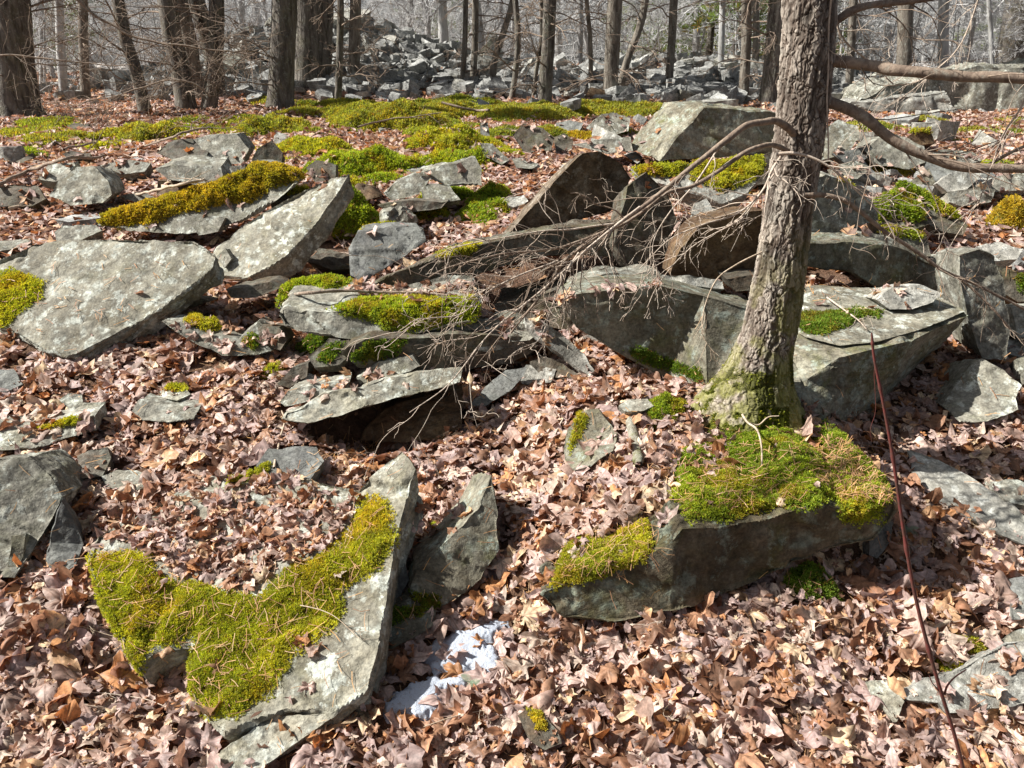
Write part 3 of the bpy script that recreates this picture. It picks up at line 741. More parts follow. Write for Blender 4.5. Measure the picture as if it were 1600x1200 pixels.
rock('M29b', 'stone cut off by the right edge beside the pyramid boulder', [(1588, 560), (1612, 552), (1650, 560), (1650, 608), (1600, 600)], (-.1, -.8, .6), .1, 'slate', foot=615)
rock('M31a', 'rock under a thick green moss hump right of the trunk', [(1362, 326), (1400, 308), (1440, 330), (1452, 350), (1420, 362), (1372, 352)], (0, -.7, .7), .15, 'dark', foot=410)
rock('M31b', 'long dark slab with a bright moss edge on the right slope', [(1398, 288), (1440, 296), (1490, 330), (1512, 352), (1506, 368), (1466, 360), (1420, 326)], (.02, -.72, .69), .08, 'dark', foot=390, anc=4)
rock('M31c', 'dark mossy wedge above the long right rock', [(1372, 352), (1420, 356), (1448, 368), (1458, 402), (1420, 400), (1380, 384)], (.1, -.8, .6), .15, 'dark', foot=450)
rock('M32', 'thin pale slab lying on top of the shaded boulder', [(1030, 440), (1036, 430), (1080, 430), (1130, 438), (1132, 452), (1060, 446)], (0, -.75, .65), .1, 'white', foot=555, anc=4)
rock('BR1', 'wide pale faced boulder in half shade behind the tree', [(872, 470), (900, 458), (980, 448), (1040, 446), (1100, 460), (1170, 480), (1250, 500), (1250, 640), (1180, 640), (1105, 606), (1040, 590), (960, 548), (900, 512)],
     (.14, -.97, .16), .4, 'face', foot=600, anc=10, ext=(0, .5, -.06), taper=.94, strata=.5, lq=1.1, rough=.6)
rock('BR2', 'huge layered block with a flat top to the right of the tree', [(1222, 520), (1262, 542), (1312, 558), (1352, 549), (1425, 532), (1516, 492), (1482, 468), (1380, 450), (1232, 446)],
     (.0, -.14, .99), .28, 'face', foot=664, anc=2, lq=1.15, strata=.8, rough=.6, back=[(1212, 640, 640), (1262, 655, 655), (1318, 668, 668), (1336, 662, 662), (1370, 640, 630), (1430, 575, 570), (1440, 530, 530), (1400, 530, 530), (1235, 560, 560)])
rock('BR2t', 'thin pale plate forming the top layer of the huge layered block', [(1228, 508), (1262, 528), (1312, 540), (1370, 534), (1440, 514), (1508, 486), (1474, 466), (1380, 450), (1240, 446)], (.0, -.14, .99), .02, 'pale', foot=652, anc=2, rough=.4, strata=.5)
rock('M30', 'small lichened stone sitting on the huge layered block', [(1368, 468), (1396, 448), (1440, 443), (1474, 458), (1460, 472), (1424, 484), (1390, 484)], (0, -.62, .78), .08, 'white', foot=610, ext=(0, .14, -.03))
# stones further up the slope
ups = [
 ('dark cleft stone left of the row of half mossy stones', [(800, 210), (818, 192), (850, 200), (868, 215), (862, 235), (818, 240)], 'dark', 246),
 ('upright dark stone below the long moss strip', [(866, 214), (882, 208), (896, 220), (892, 240), (868, 240)], 'dark', 244),
 ('big dark grey stone with a pointed top behind the moss strip', [(915, 200), (940, 178), (962, 176), (985, 184), (982, 205), (950, 214)], 'slate', 222),
 ('flat blue stone beside the pointed stone', [(868, 192), (890, 188), (912, 192), (906, 204), (872, 204)], 'blue', 208),
 ('long flat grey stone just behind the great brown boulder', [(890, 226), (930, 218), (985, 214), (990, 236), (950, 240)], 'slate', 262),
 ('dark flat stone left of the two tone boulder', [(996, 208), (1020, 192), (1048, 190), (1054, 202), (1026, 216)], 'slate', 222),
 ('narrow upright slate beside a moss cushion', [(750, 192), (762, 190), (766, 218), (752, 222)], 'blue', 228),
 ('grey stone in leaves above the great brown boulder', [(748, 222), (770, 224), (796, 250), (784, 258), (756, 244)], 'slate', 264),
 ('thin dark flake in the leaves above the great brown boulder', [(800, 248), (815, 246), (842, 256), (832, 264), (806, 262)], 'slate', 268),
 ('pale little stone behind the great brown boulder', [(976, 242), (994, 236), (1006, 246), (996, 256)], 'white', 258),
 ('dark block at the left end of the hanging moss cushion', [(478, 262), (494, 250), (525, 258), (524, 280), (492, 284)], 'dark', 300),
 ('dark triangular stone between two moss cushions', [(545, 300), (560, 288), (580, 292), (596, 306), (570, 314), (548, 310)], 'brown', 320),
 ('grey broken stone under leaves in the mossy gap', [(600, 336), (625, 330), (645, 345), (620, 354), (602, 350)], 'slate', 380),
 ('squared brown stone far up by the middle trees', [(912, 152), (922, 136), (945, 140), (946, 154), (926, 156)], 'brown', 158),
 ('grey stone at the foot of the twin trunks far up', [(960, 158), (985, 146), (1002, 152), (1000, 162), (970, 162)], 'slate', 166),
 ('round green stone at the end of the far moss strip', [(970, 168), (980, 163), (995, 166), (990, 174), (974, 174)], 'slate', 178),
 ('flat stone far up behind the two tone boulder', [(1060, 162), (1085, 150), (1120, 152), (1140, 160), (1100, 168)], 'slate', 170),
 ('lone flat slate in leaves on the upper left', [(96, 200), (115, 192), (140, 194), (132, 200)], 'dark', 203),
 ('mossy black slate in the leaves near the far left trees', [(232, 146), (250, 138), (272, 142), (268, 152), (240, 152)], 'dark', 156),
 ('stone with a moss cap at the foot of the far middle heap', [(674, 152), (690, 146), (704, 152), (696, 160), (678, 160)], 'dark', 162),
 ('grey slab near the thin double stem', [(722, 150), (735, 144), (748, 148), (744, 156), (726, 156)], 'slate', 158),
]
for k, (lab, poly, mt, ft) in enumerate(ups):
    rock('U%d' % k, lab, poly, (.04 * ((k % 3) - 1), -.78, .62), .16 + .01 * (250 - ft) * .3, mt, foot=ft, ext=(0, .22, -.02), taper=.8)

for k_, (lab_, poly_, mt_, ft_) in enumerate([
 ('stubby dark stone wedged under the left end of the pale ledge', [(400, 506), (436, 510), (450, 530), (438, 548), (410, 540)], 'dark', 575),
 ('leaning green black stone below the pale ledge', [(488, 560), (512, 528), (532, 530), (520, 562), (500, 585)], 'dark', 610),
 ('low dark stone at the left of the jutting slab', [(432, 600), (456, 574), (482, 566), (480, 588), (452, 606)], 'dark', 632),
 ('small slate leaning on the right end of the mossy ledge', [(752, 520), (790, 512), (838, 524), (828, 532), (770, 534)], 'slate', 590),
 ('grey stone filling the gap behind the plank shaped stone', [(760, 492), (800, 488), (826, 500), (812, 514), (770, 510)], 'slate', 575),
 ('flat stone emerging between the moss clump and the grey plate', [(460, 792), (500, 770), (520, 780), (492, 802)], 'slate', None),
 ('thin dark slate under the broad bright slab', [(240, 478), (300, 462), (330, 470), (270, 490)], 'dark', 515),
 ('low grey slate in the leaves right of the mottled boulder', [(186, 306), (214, 300), (236, 308), (210, 316)], 'slate', 330),
 ('tilted slate behind the broad bright slab', [(300, 352), (330, 336), (352, 340), (340, 362), (310, 368)], 'slate', 400),
 ('broken slate between the two bright slabs', [(338, 400), (352, 388), (362, 404), (350, 420)], 'slate', 440),
 ('grey block below the crusty pale stone', [(1580, 480), (1620, 474), (1650, 490), (1640, 530), (1590, 528)], 'slate', 555),
 ('flat slab low on the slope right of the mossy wedge', [(1450, 400), (1482, 396), (1500, 412), (1470, 420)], 'slate', 440),
 ('grey stone under the dull brown green moss mat', [(1300, 262), (1336, 250), (1362, 262), (1340, 280), (1308, 280)], 'slate', 300),
 ('tilted slab below the rounded grey stone', [(1300, 240), (1340, 232), (1356, 246), (1330, 262)], 'blue', 285)]):
    rock('X%d' % k_, lab_, poly_, (.06 * ((k_ % 3) - 1), -.74, .66), .1, mt_, foot=ft_, ext=(0, .16, -.03), taper=.85)

for k_, (lab_, poly_, mt_, ft_) in enumerate([
 ('thin slab wedged flat beneath the mossy ledge at its right end', [(600, 536), (700, 526), (836, 530), (842, 540), (760, 550), (640, 552)], 'slate', 603),
 ('slate plate resting across the top of the shaded block', [(690, 512), (760, 498), (822, 506), (846, 520), (780, 526), (700, 524)], 'slate', 585),
 ('tilted dark slab under the two faced grey wedge', [(560, 452), (640, 436), (720, 430), (700, 446), (620, 462), (566, 464)], 'dark', 525),
 ('thin grey slab above the shaded boulder on its left', [(884, 448), (940, 428), (1030, 424), (1040, 438), (960, 448), (900, 460)], 'slate', 560),
 ('narrow slate between the two bright slabs and the moss clump', [(352, 452), (420, 440), (440, 450), (400, 466), (360, 466)], 'dark', 500),
 ('layered stone filling the gap between the trunk and the brown undercut slab', [(1136, 436), (1180, 428), (1210, 434), (1206, 452), (1150, 456)], 'dark', 560),
 ('thin slab lying on the long rock right of the trunk', [(1290, 376), (1350, 362), (1400, 372), (1392, 386), (1320, 388)], 'slate', 470),
 ('dark slab sticking out below the wedge shaped block', [(590, 320), (640, 312), (700, 314), (690, 326), (620, 334)], 'dark', 360),
 ('slab tilted against the great dark brown boulder from the right', [(966, 330), (1010, 300), (1050, 312), (1062, 350), (1010, 372), (975, 364)], 'slate', 470),
 ('grey slab propped behind the golden moss ridge', [(360, 262), (410, 250), (440, 258), (420, 272), (372, 276)], 'slate', 320)]):
    rock('Y%d' % k_, lab_, poly_, (.12, -.84, .50), .1, mt_, foot=ft_, ext=(0, .24, -.02), taper=.92)
# ---------------------------------------------------------------- moss
YG = ((0.57, 0.53, 0.055), (0.31, 0.36, 0.04))          # yellow green
BG = ((0.47, 0.52, 0.05), (0.23, 0.33, 0.035))          # bright green
DG = ((0.22, 0.32, 0.035), (0.11, 0.18, 0.025))          # deep green
GO = ((0.60, 0.42, 0.05), (0.36, 0.33, 0.04))          # golden
PG = ((0.40, 0.47, 0.16), (0.25, 0.33, 0.08))          # pale green
def sample_tris(V, F, n, rng):
    a, b, c = V[F[:, 0]], V[F[:, 1]], V[F[:, 2]]
    cr = np.cross(b - a, c - a); ar = np.linalg.norm(cr, axis=1)
    idx = rng.choice(len(F), n, p=ar / ar.sum())
    u = rng.random((n, 1)); v = rng.random((n, 1)); m = (u + v) > 1; u = np.where(m, 1 - u, u); v = np.where(m, 1 - v, v)
    P = a[idx] + (b - a)[idx] * u + (c - a)[idx] * v
    return P, cr[idx] / (ar[idx][:, None] + 1e-12), idx
def sprigs(P, N, size, cols, rng, droop=0.0, blades=4, wide=0.34, patch=2.0):
    """little tufts: blades triangles each, leaning out round the stem"""
    n = len(P)
    up = N * 0.75 + np.array([0, 0, 0.45])
    up += rng.normal(0, .28, up.shape); up[:, 2] -= droop * (1 - np.clip(N[:, 2], 0, 1))
    up /= np.linalg.norm(up, axis=1)[:, None]
    ref = rng.normal(0, 1, up.shape)
    A = np.cross(up, ref); A /= np.linalg.norm(A, axis=1)[:, None] + 1e-9
    B = np.cross(up, A)
    sz = size * rng.uniform(.65, 1.4, n)
    Vs, Cs = [], []
    pn = vnoise(P * (9.0 / patch), 71) * 0.5 + 0.5 + vnoise(P * 40, 72) * .2
    mixf = np.clip(pn * 0.9 + rng.normal(0, .22, n), 0, 1)[:, None]
    base = np.array(cols[0]) * mixf + np.array(cols[1]) * (1 - mixf)
    gold = (sstep(.15, .5, vnoise(P * 11, 78)) * .6 * (rng.random(n) < .75))[:, None]
    base = base * (1 - gold) + gold * base.mean(1, keepdims=True) * np.array([1.75, 1.25, .12])
    brown = (rng.random(n) < 0.07)[:, None]
    base = np.where(brown, np.array([0.30, 0.19, 0.05]), base)
    for k in range(blades):
        th = 2 * math.pi * k / blades + rng.uniform(0, 1, n)
        o = np.cos(th)[:, None] * A + np.sin(th)[:, None] * B
        s = -np.sin(th)[:, None] * A + np.cos(th)[:, None] * B
        lean = rng.uniform(.25, 1.1, n)[:, None]
        z0 = rng.uniform(0, .55, n)[:, None] * sz[:, None]
        root = P + up * z0
        tip = root + (up + o * lean) / np.sqrt(1 + lean ** 2) * sz[:, None]
        mid = root * .45 + tip * .55 + up * sz[:, None] * .05
        w = s * (sz * wide * .5)[:, None]
        Vs.append(np.stack([root, mid + w, tip, mid - w], 1))
        c = base * rng.uniform(.75, 1.25, (n, 1))
        Cs.append(np.repeat(np.concatenate([c, np.ones((n, 1))], 1)[:, None], 4, 1))
    V = np.stack(Vs, 1).reshape(-1, 3); C = np.stack(Cs, 1).reshape(-1, 4)
    F = np.arange(len(V)).reshape(-1, 4)
    return V, F, C
def moss_part(parent, loc, base_V, base_F, size, cols, n, rng, name='moss', droop=0.0, wt=None, blades=4):
    P, N, idx = sample_tris(base_V, base_F, n, rng)
    if wt is not None:
        fw = wt[base_F].mean(1)[idx]; k_ = rng.random(len(P)) < .12 + 1.3 * fw; P, N, idx = P[k_], N[k_], idx[k_]
        base_F = base_F[wt[base_F].min(1) > .22]
    V, F, C = sprigs(P, N, size, cols, rng, droop, blades)
    # the cushion itself, quads from triangles (last corner doubled away by a separate triangle list)
    F2 = np.concatenate([F[:, [0, 1, 2]], F[:, [0, 2, 3]], base_F + len(V)])
    bc = np.array([*(np.array(cols[1]) * .45), 1.0])
    V2 = np.concatenate([V, base_V]); C2 = np.concatenate([C, np.tile(bc, (len(base_V), 1))])
    me = np_mesh(name, V2 - loc, F2, [M['moss']], False, {'col': ('FLOAT_COLOR', C2)})
    return link(name, me, parent)
def moss_on(key, polys, hgt=0.02, cols=YG, edge=14, droop=0.3, size=None, dens=1.0, minz=-0.35, label=None):
    o, V, F, loc, dist = ROCKS[key]
    rng = np.random.default_rng(len(V) + len(polys))
    px, py, w = proj(V)
    s = np.full(len(V), -1e9)
    for poly in polys:
        s = np.maximum(s, sdpoly(px, py, poly))
    s = s + edge * .9 * fbm(V * (40 / (dist + .5)), 33, 3)
    a, b, c = V[F[:, 0]], V[F[:, 1]], V[F[:, 2]]
    fn = np.cross(b - a, c - a); fn /= np.linalg.norm(fn, axis=1)[:, None] + 1e-12
    view = CAM - (a + b + c) / 3
    vis = (fn * view).sum(1) > -0.15 * np.linalg.norm(view, axis=1)
    keep = (s[F].min(1) > 0) & (fn[:, 2] > minz) & vis
    if keep.sum() < 5:
        print('NO MOSS', key, keep.sum()); return
    Fk = F[keep]
    vn = np.zeros_like(V)
    for k in range(3): np.add.at(vn, F[:, k], fn)
    vn /= np.linalg.norm(vn, axis=1)[:, None] + 1e-12
    fall = sstep(0, edge * 1.8, s)
    lump = 0.62 + 0.38 * vnoise(V * (1 / (0.035 + 0.012 * dist)), 44) + .25 * vnoise(V * (3 / (0.035 + 0.012 * dist)), 45)
    dirn = vn * .7 + np.array([0, 0, .5])
    V2 = V + dirn * (hgt * fall * lump - 0.002)[:, None]
    used, inv = np.unique(Fk, return_inverse=True)
    bV = V2[used]; bF = inv.reshape(-1, 3)
    size = size or max(0.0075, dist * 0.0030)
    area = 0.5 * np.linalg.norm(np.cross(V[Fk[:, 1]] - V[Fk[:, 0]], V[Fk[:, 2]] - V[Fk[:, 0]]), axis=1).sum()
    n = int(min(90000, dens * area / (size * .42) ** 2 * 1.35)) + 20
    m = moss_part(o, loc, bV, bF, size, cols, n, rng, droop=droop, wt=fall[used])
    if label: m['label'] = label
    note_bvh(bV, bF)
def mound(cx, front, wpx, top, label, cols=YG, depth=1.0, group=None, droop=.1, Hmax=.35, name='moss_cushion', skew=0.0):
    """a cushion of moss standing on the ground: centre column, front row, width and top row as seen"""
    g = ground(cx, front)[0]
    if front < 232 and cols in (YG, BG): cols = ((.44, .43, .08), (.26, .29, .055)) if cols is YG else ((.37, .41, .07), (.22, .27, .05))
    t = np.linalg.norm(g - CAM); W = wpx / FPX * t / 2 * (1.14 if front < 300 else 1.0)
    Dm = W * depth
    cy = g[1] + Dm * .8
    zt = at(cx, top, y=cy)[2]
    H = float(np.clip((zt - h(g[0], cy)[0]) * (.82 if front < 300 else 1.0), .012, Hmax))
    rng = np.random.default_rng(int(cx * 7 + front))
    nr_, na = 22, 72
    R, A = np.meshgrid(np.linspace(0, 1, nr_), np.arange(na) * 2 * math.pi / na, indexing='ij')
    wob = 1 + .30 * vnoise(np.stack([np.cos(A.ravel()) * 1.6 + cx, np.sin(A.ravel()) * 1.6, A.ravel() * 0 + front], 1), 5) + .09 * vnoise(np.stack([np.cos(A.ravel()) * 5 + cx, np.sin(A.ravel()) * 5, A.ravel() * 0], 1), 6)
    X = g[0] + W * R.ravel() * np.cos(A.ravel()) * wob
    Y = cy + Dm * R.ravel() * np.sin(A.ravel()) * wob + skew * (X - g[0])
    q = np.stack([X, Y, X * 0], 1)
    Z = h(X, Y) - .01 + (H + .01) * np.clip(1 - R.ravel() ** 2.6, 0, 1) ** .75 * (1 + .34 * vnoise(q / (W * .38), 7) + .16 * vnoise(q / (W * .14), 8))
    V = np.stack([X, Y, Z], 1)
    i = np.arange(nr_ - 1)[:, None] * na; j = np.arange(na)[None]; jn = (j + 1) % na
    Q = np.stack([i + j, i + na + j, i + na + jn, i + jn], -1).reshape(-1, 4)
    F = np.concatenate([Q[:, [0, 1, 2]], Q[:, [0, 2, 3]]])
    size = max(.0075, t * .0030)
    a = 0.5 * np.linalg.norm(np.cross(V[F[:, 1]] - V[F[:, 0]], V[F[:, 2]] - V[F[:, 0]]), axis=1)
    F = F[a > 1e-10]
    n = int(min(60000, a.sum() / (size * .45) ** 2)) + 30
    loc = np.array([g[0], cy, h(g[0], cy)[0]])
    P, N, idx = sample_tris(V, F, n, rng)
    Vs, Fs, C = sprigs(P, N, size, cols, rng, droop, 4 if t < 5 else 3)
    F2 = np.concatenate([Fs[:, [0, 1, 2]], Fs[:, [0, 2, 3]], F + len(Vs)])
    bc = np.array([*(np.array(cols[1]) * .5), 1.0])
    me = np_mesh(name, np.concatenate([Vs, V]) - loc, F2, [M['moss']], False, {'col': ('FLOAT_COLOR', np.concatenate([C, np.tile(bc, (len(V), 1))]))})
    o = link(name, me, None, loc)
    tag(o, label, 'moss', group)
    note_bvh(V, F)
    return o
moss_on('F1', [[(130, 870), (205, 848), (240, 860), (250, 890), (330, 915), (400, 925), (440, 880), (520, 850), (560, 775), (615, 775), (622, 830), (600, 900), (555, 915), (525, 985), (470, 1020), (440, 1090), (380, 1130), (300, 1120), (286, 1060), (300, 1005), (240, 1022), (212, 1062), (150, 970)]], .020, YG, 20, droop=.2)
moss_on('F3', [[(640, 920), (690, 930), (690, 960), (640, 960)]], .006, DG, 6)
moss_on('F3b', [[(590, 985), (600, 950), (670, 945), (660, 965), (610, 980)]], .006, DG, 6)
moss_on('F4', [[(1040, 700), (1120, 660), (1400, 660), (1412, 760), (1400, 782), (1385, 805), (1340, 826), (1306, 815), (1300, 785), (1275, 803), (1210, 806), (1150, 822), (1070, 824), (1048, 790)]], .034, BG, 16, droop=.1, label='bright green moss carpet on the top')
moss_on('F4', [[(880, 850), (930, 820), (1010, 810), (1030, 850), (1010, 880), (940, 905), (880, 918), (850, 935)]], .025, YG, 8, droop=.2)
moss_on('F10', [[(820, 1108), (845, 1112), (862, 1140), (840, 1145)]], .006, YG, 6)
moss_on('S1', [[(-60, 430), (40, 420), (75, 440), (70, 470), (30, 495), (0, 512), (-60, 520)]], .022, YG, 12)
moss_on('L3', [[(50, 668), (120, 650), (146, 650), (140, 660), (60, 676)]], .008, YG, 5)
moss_on('L7', [[(250, 612), (265, 598), (290, 600), (296, 614), (270, 616)]], .014, YG, 5)
moss_on('L10', [[(398, 730), (424, 716), (420, 760), (424, 790), (400, 790)]], .010, YG, 6)
moss_on('M2', [[(500, 484), (560, 462), (740, 462), (756, 488), (742, 505), (690, 515), (640, 518), (600, 520), (575, 500), (520, 488)]], .026, BG, 8, droop=1.1, minz=-.6)
moss_on('M2b', [[(425, 480), (435, 440), (500, 424), (560, 436), (570, 470), (520, 474), (500, 484)]], .035, BG, 8, droop=.5)
moss_on('M3b', [[(485, 560), (510, 536), (545, 530), (520, 575), (495, 570)]], .006, DG, 8)
moss_on('M3', [[(535, 555), (570, 530), (640, 528), (620, 560), (560, 570)]], .008, DG, 8)
moss_on('M6', [[(884, 700), (902, 645), (925, 645), (905, 690), (890, 712)]], .004, YG, 8)
moss_on('M8', [[(278, 505), (300, 490), (340, 492), (346, 515), (330, 524), (300, 516)]], .022, YG, 6, droop=.3)
moss_on('M8', [[(372, 535), (392, 515), (420, 530), (400, 552)]], .004, DG, 6)
moss_on('M12', [[(500, 350), (600, 340), (640, 356), (560, 372)]], .01, YG, 6)
moss_on('M13', [[(672, 400), (720, 385), (760, 378), (740, 398), (690, 408)]], .012, YG, 6)
moss_on('M16', [[(146, 362), (150, 332), (250, 312), (330, 288), (400, 258), (474, 262), (478, 284), (425, 296), (395, 318), (340, 322), (280, 338), (240, 350), (190, 362)]], .05, GO, 8, droop=.8, label='golden moss ridge')
moss_on('M16b', [[(425, 305), (440, 288), (482, 290), (484, 300), (450, 308)]], .02, YG, 4)
moss_on('M27', [[(980, 262), (1075, 250), (1070, 280), (1000, 278)], [(1072, 286), (1080, 252), (1196, 238), (1196, 262), (1180, 285), (1130, 300)]], .035, YG, 7, droop=.5)
moss_on('M24', [[(1300, 282), (1340, 272), (1400, 290), (1370, 305)]], .02, YG, 6)
moss_on('M31a', [[(1355, 335), (1362, 310), (1405, 298), (1445, 318), (1452, 345), (1430, 352), (1400, 348), (1370, 345)]], .05, BG, 6, droop=.6)
moss_on('M31b', [[(1396, 296), (1400, 284), (1440, 292), (1500, 330), (1510, 345), (1480, 345), (1430, 312)]], .03, BG, 5, droop=.5)
moss_on('M31c', [[(1372, 362), (1376, 350), (1420, 354), (1448, 366), (1440, 376), (1400, 370)]], .02, BG, 5, droop=.5)
moss_on('M28b', [[(1578, 425), (1640, 430), (1640, 462), (1590, 458)]], .03, DG, 6)
moss_on('BR2t', [[(1240, 490), (1300, 484), (1340, 492), (1330, 515), (1290, 526), (1250, 520)], [(1296, 488), (1340, 480), (1380, 486), (1376, 500), (1320, 502)]], .018, DG, 6)
moss_on('BR1', [[(960, 545), (1040, 585), (1100, 600), (1100, 575), (1000, 540)]], .004, DG, 8)
moss_on('M22c', [[(1415, 212), (1420, 198), (1460, 200), (1460, 208)]], .03, YG, 4)
# cushions on the ground
g1 = 'moss cushions on the upper slope'
for a in [
 (610, 206, 190, 162, 'wide low moss cushion furthest up in the middle, behind the leafy strip', YG, .8),
 (700, 236, 120, 200, 'round domed moss cushion beside the narrow upright slate', YG, .9),
 (560, 190, 90, 166, 'pale moss cushion left of the wide low cushion near the thin trunk', YG, .7),
 (690, 186, 110, 164, 'moss cushion between the wide low cushion and the far strip', YG, .8),
 (830, 188, 150, 164, 'long moss strip below the middle trees', YG, .8),
 (930, 184, 150, 160, 'moss strip reaching the foot of the grey trunk', YG, .8),
 (1020, 188, 90, 166, 'moss strip touching the two tone boulder', YG, .8),
 (565, 280, 160, 230, 'thick overhanging moss cushion in the middle left', BG, .45),
 (420, 212, 100, 180, 'rounded moss hump at the foot of the largest middle trunk', YG, .7),
 (392, 216, 46, 200, 'small dark green moss knob in front of the rounded hump', BG, .6),
 (470, 246, 110, 216, 'shaggy brown green moss cushion above the dark broken block', YG, .6),
 (715, 268, 110, 236, 'bright moss behind the clean wedge shaped block', BG, .5),
 (595, 292, 66, 272, 'small bright moss pad in front of the thick overhanging cushion', BG, .6),
 (545, 372, 112, 312, 'bulging bright moss hanging over the dark hollow', BG, .45),
 (695, 326, 100, 298, 'moss hummock left of the lit edge of the great boulder', BG, .9),
 (755, 350, 90, 318, 'green moss bank climbing to the great brown boulder', BG, 1.3),
 (770, 318, 60, 292, 'deeper moss tuft behind the lit edge of the great boulder', BG, 1.0),
 (650, 350, 60, 330, 'moss scrap beside the two faced grey wedge', YG, 1.0),
 (540, 306, 60, 280, 'dull moss pad at the tip of the long bright slab', YG, .6),
 (672, 348, 60, 326, 'flat moss patch among upturned leaves', BG, .5),
 (835, 222, 150, 200, 'dark green moss strip over the cleft stones', BG, .4),
 (925, 224, 84, 206, 'orange rimmed moss strip over a flat stone', GO, .4),
 (972, 214, 44, 200, 'small moss dome beside the pointed stone', YG, .5),
 (108, 222, 70, 206, 'low moss patch on the upper left', YG, .6),
 (30, 218, 80, 206, 'low moss patch at the far left edge', YG, .6),
 (20, 250, 60, 232, 'bright moss pad at the left edge', BG, .6),
 (215, 226, 100, 194, 'rough moss patch behind the fallen stick', YG, .7),
 (150, 238, 80, 224, 'thin moss streak in the leaves on the left', YG, .5),
 (255, 212, 50, 198, 'moss pad left of the pale squared block', YG, .6),
 (315, 212, 70, 198, 'moss pad just behind the pale squared block', BG, .6),
 (1380, 282, 90, 258, 'dull brown green moss mat right of the trunk', GO, .6),
 (1400, 208, 80, 196, 'green moss pad behind the drooping limb', BG, .6),
 (1590, 362, 60, 318, 'yellow moss hump at the right edge', GO, .7),
 (1450, 196, 60, 184, 'thin moss patch far up on the right', YG, .6),
 (1520, 212, 50, 204, 'tiny moss patch among the far right flakes', YG, .6),
 (1130, 318, 60, 300, 'ragged moss tuft below the thick yellow moss mat', YG, .5)]:
    mound(a[0], a[1], a[2], a[3], a[4], a[5], a[6], g1)
mound(1044, 664, 66, 628, 'glowing green moss tuft against the root of the tree', BG, .8)
mound(1275, 940, 72, 896, 'round deep green moss ball in the leaves in front of the block', DG, .8)
mound(1385, 948, 44, 930, 'small crumbling green moss pad right of the moss ball', DG, .8)
mound(375, 818, 66, 742, 'ragged yellow moss clump left of the blue grey plate', YG, 1.4, Hmax=.10)
mound(425, 590, 34, 574, 'faint moss spot in the leaves left of the jutting slab', YG, .8)
mound(1510, 1030, 60, 1012, 'low feathery moss patch near the fallen stick', YG, .7)
mound(1495, 1052, 40, 1038, 'tiny star moss beside the layered rock', BG, .7)
mound(680, 834, 24, 822, 'tiny green moss spot in the leaves beside the boulder', BG, .7)
mound(495, 560, 70, 528, 'moss covered lump under the pale ledge', DG, .7)

rng = np.random.default_rng(2024)
for (x0, x1, r0, r1, n_, wmin, wmax) in [(380, 1060, 166, 208, 24, 40, 95), (400, 800, 205, 290, 20, 30, 80), (0, 400, 196, 240, 16, 30, 70), (1290, 1600, 172, 290, 14, 25, 60), (960, 1200, 250, 330, 5, 30, 50)]:
    for k in range(n_):
        c_, r_ = rng.uniform(x0, x1), rng.uniform(r0, r1); w_ = rng.uniform(wmin, wmax)
        mound(c_, r_, w_, r_ - w_ * rng.uniform(.12, .22), ['low ragged scrap of yellow green moss on the upper slope', 'low ragged scrap of bright green moss on the upper slope'][k % 2], [YG, BG][k % 2], rng.uniform(.7, 1.3), 'scraps of moss on the upper slope', name='moss_patch')
# ---------------------------------------------------------------- fallen leaves
def maple():
    half = [(-90, .10), (-72, .26), (-52, .40), (-34, .46), (-22, .66), (-12, .52), (2, .46), (12, .62), (20, .80), (32, .98), (38, .80), (50, .66), (60, .44), (68, .60), (74, .72), (82, .86), (90, 1.08)]
    pts = [(math.radians(a), r) for a, r in half] + [(math.radians(180 - a), r) for a, r in half[-2:0:-1]]
    return np.array([(r * math.cos(a), r * math.sin(a)) for a, r in pts]), np.array([1.0 if r > .9 or r == .66 else 0 for a, r in pts])
def oval():
    a = np.linspace(-math.pi / 2, 1.5 * math.pi, 21)[:-1]
    return np.stack([.46 * np.cos(a) * (1 - .15 * np.sin(a)), .95 * np.sin(a)], 1), (np.abs(np.cos(a)) < .2).astype(float)
def oak():
    a = np.linspace(-math.pi / 2, 1.5 * math.pi, 31)[:-1]
    r = 1 + .22 * np.cos(a * 9)
    return np.stack([.45 * np.cos(a) * r, .95 * np.sin(a)], 1), (np.abs(np.cos(a)) < .2).astype(float)
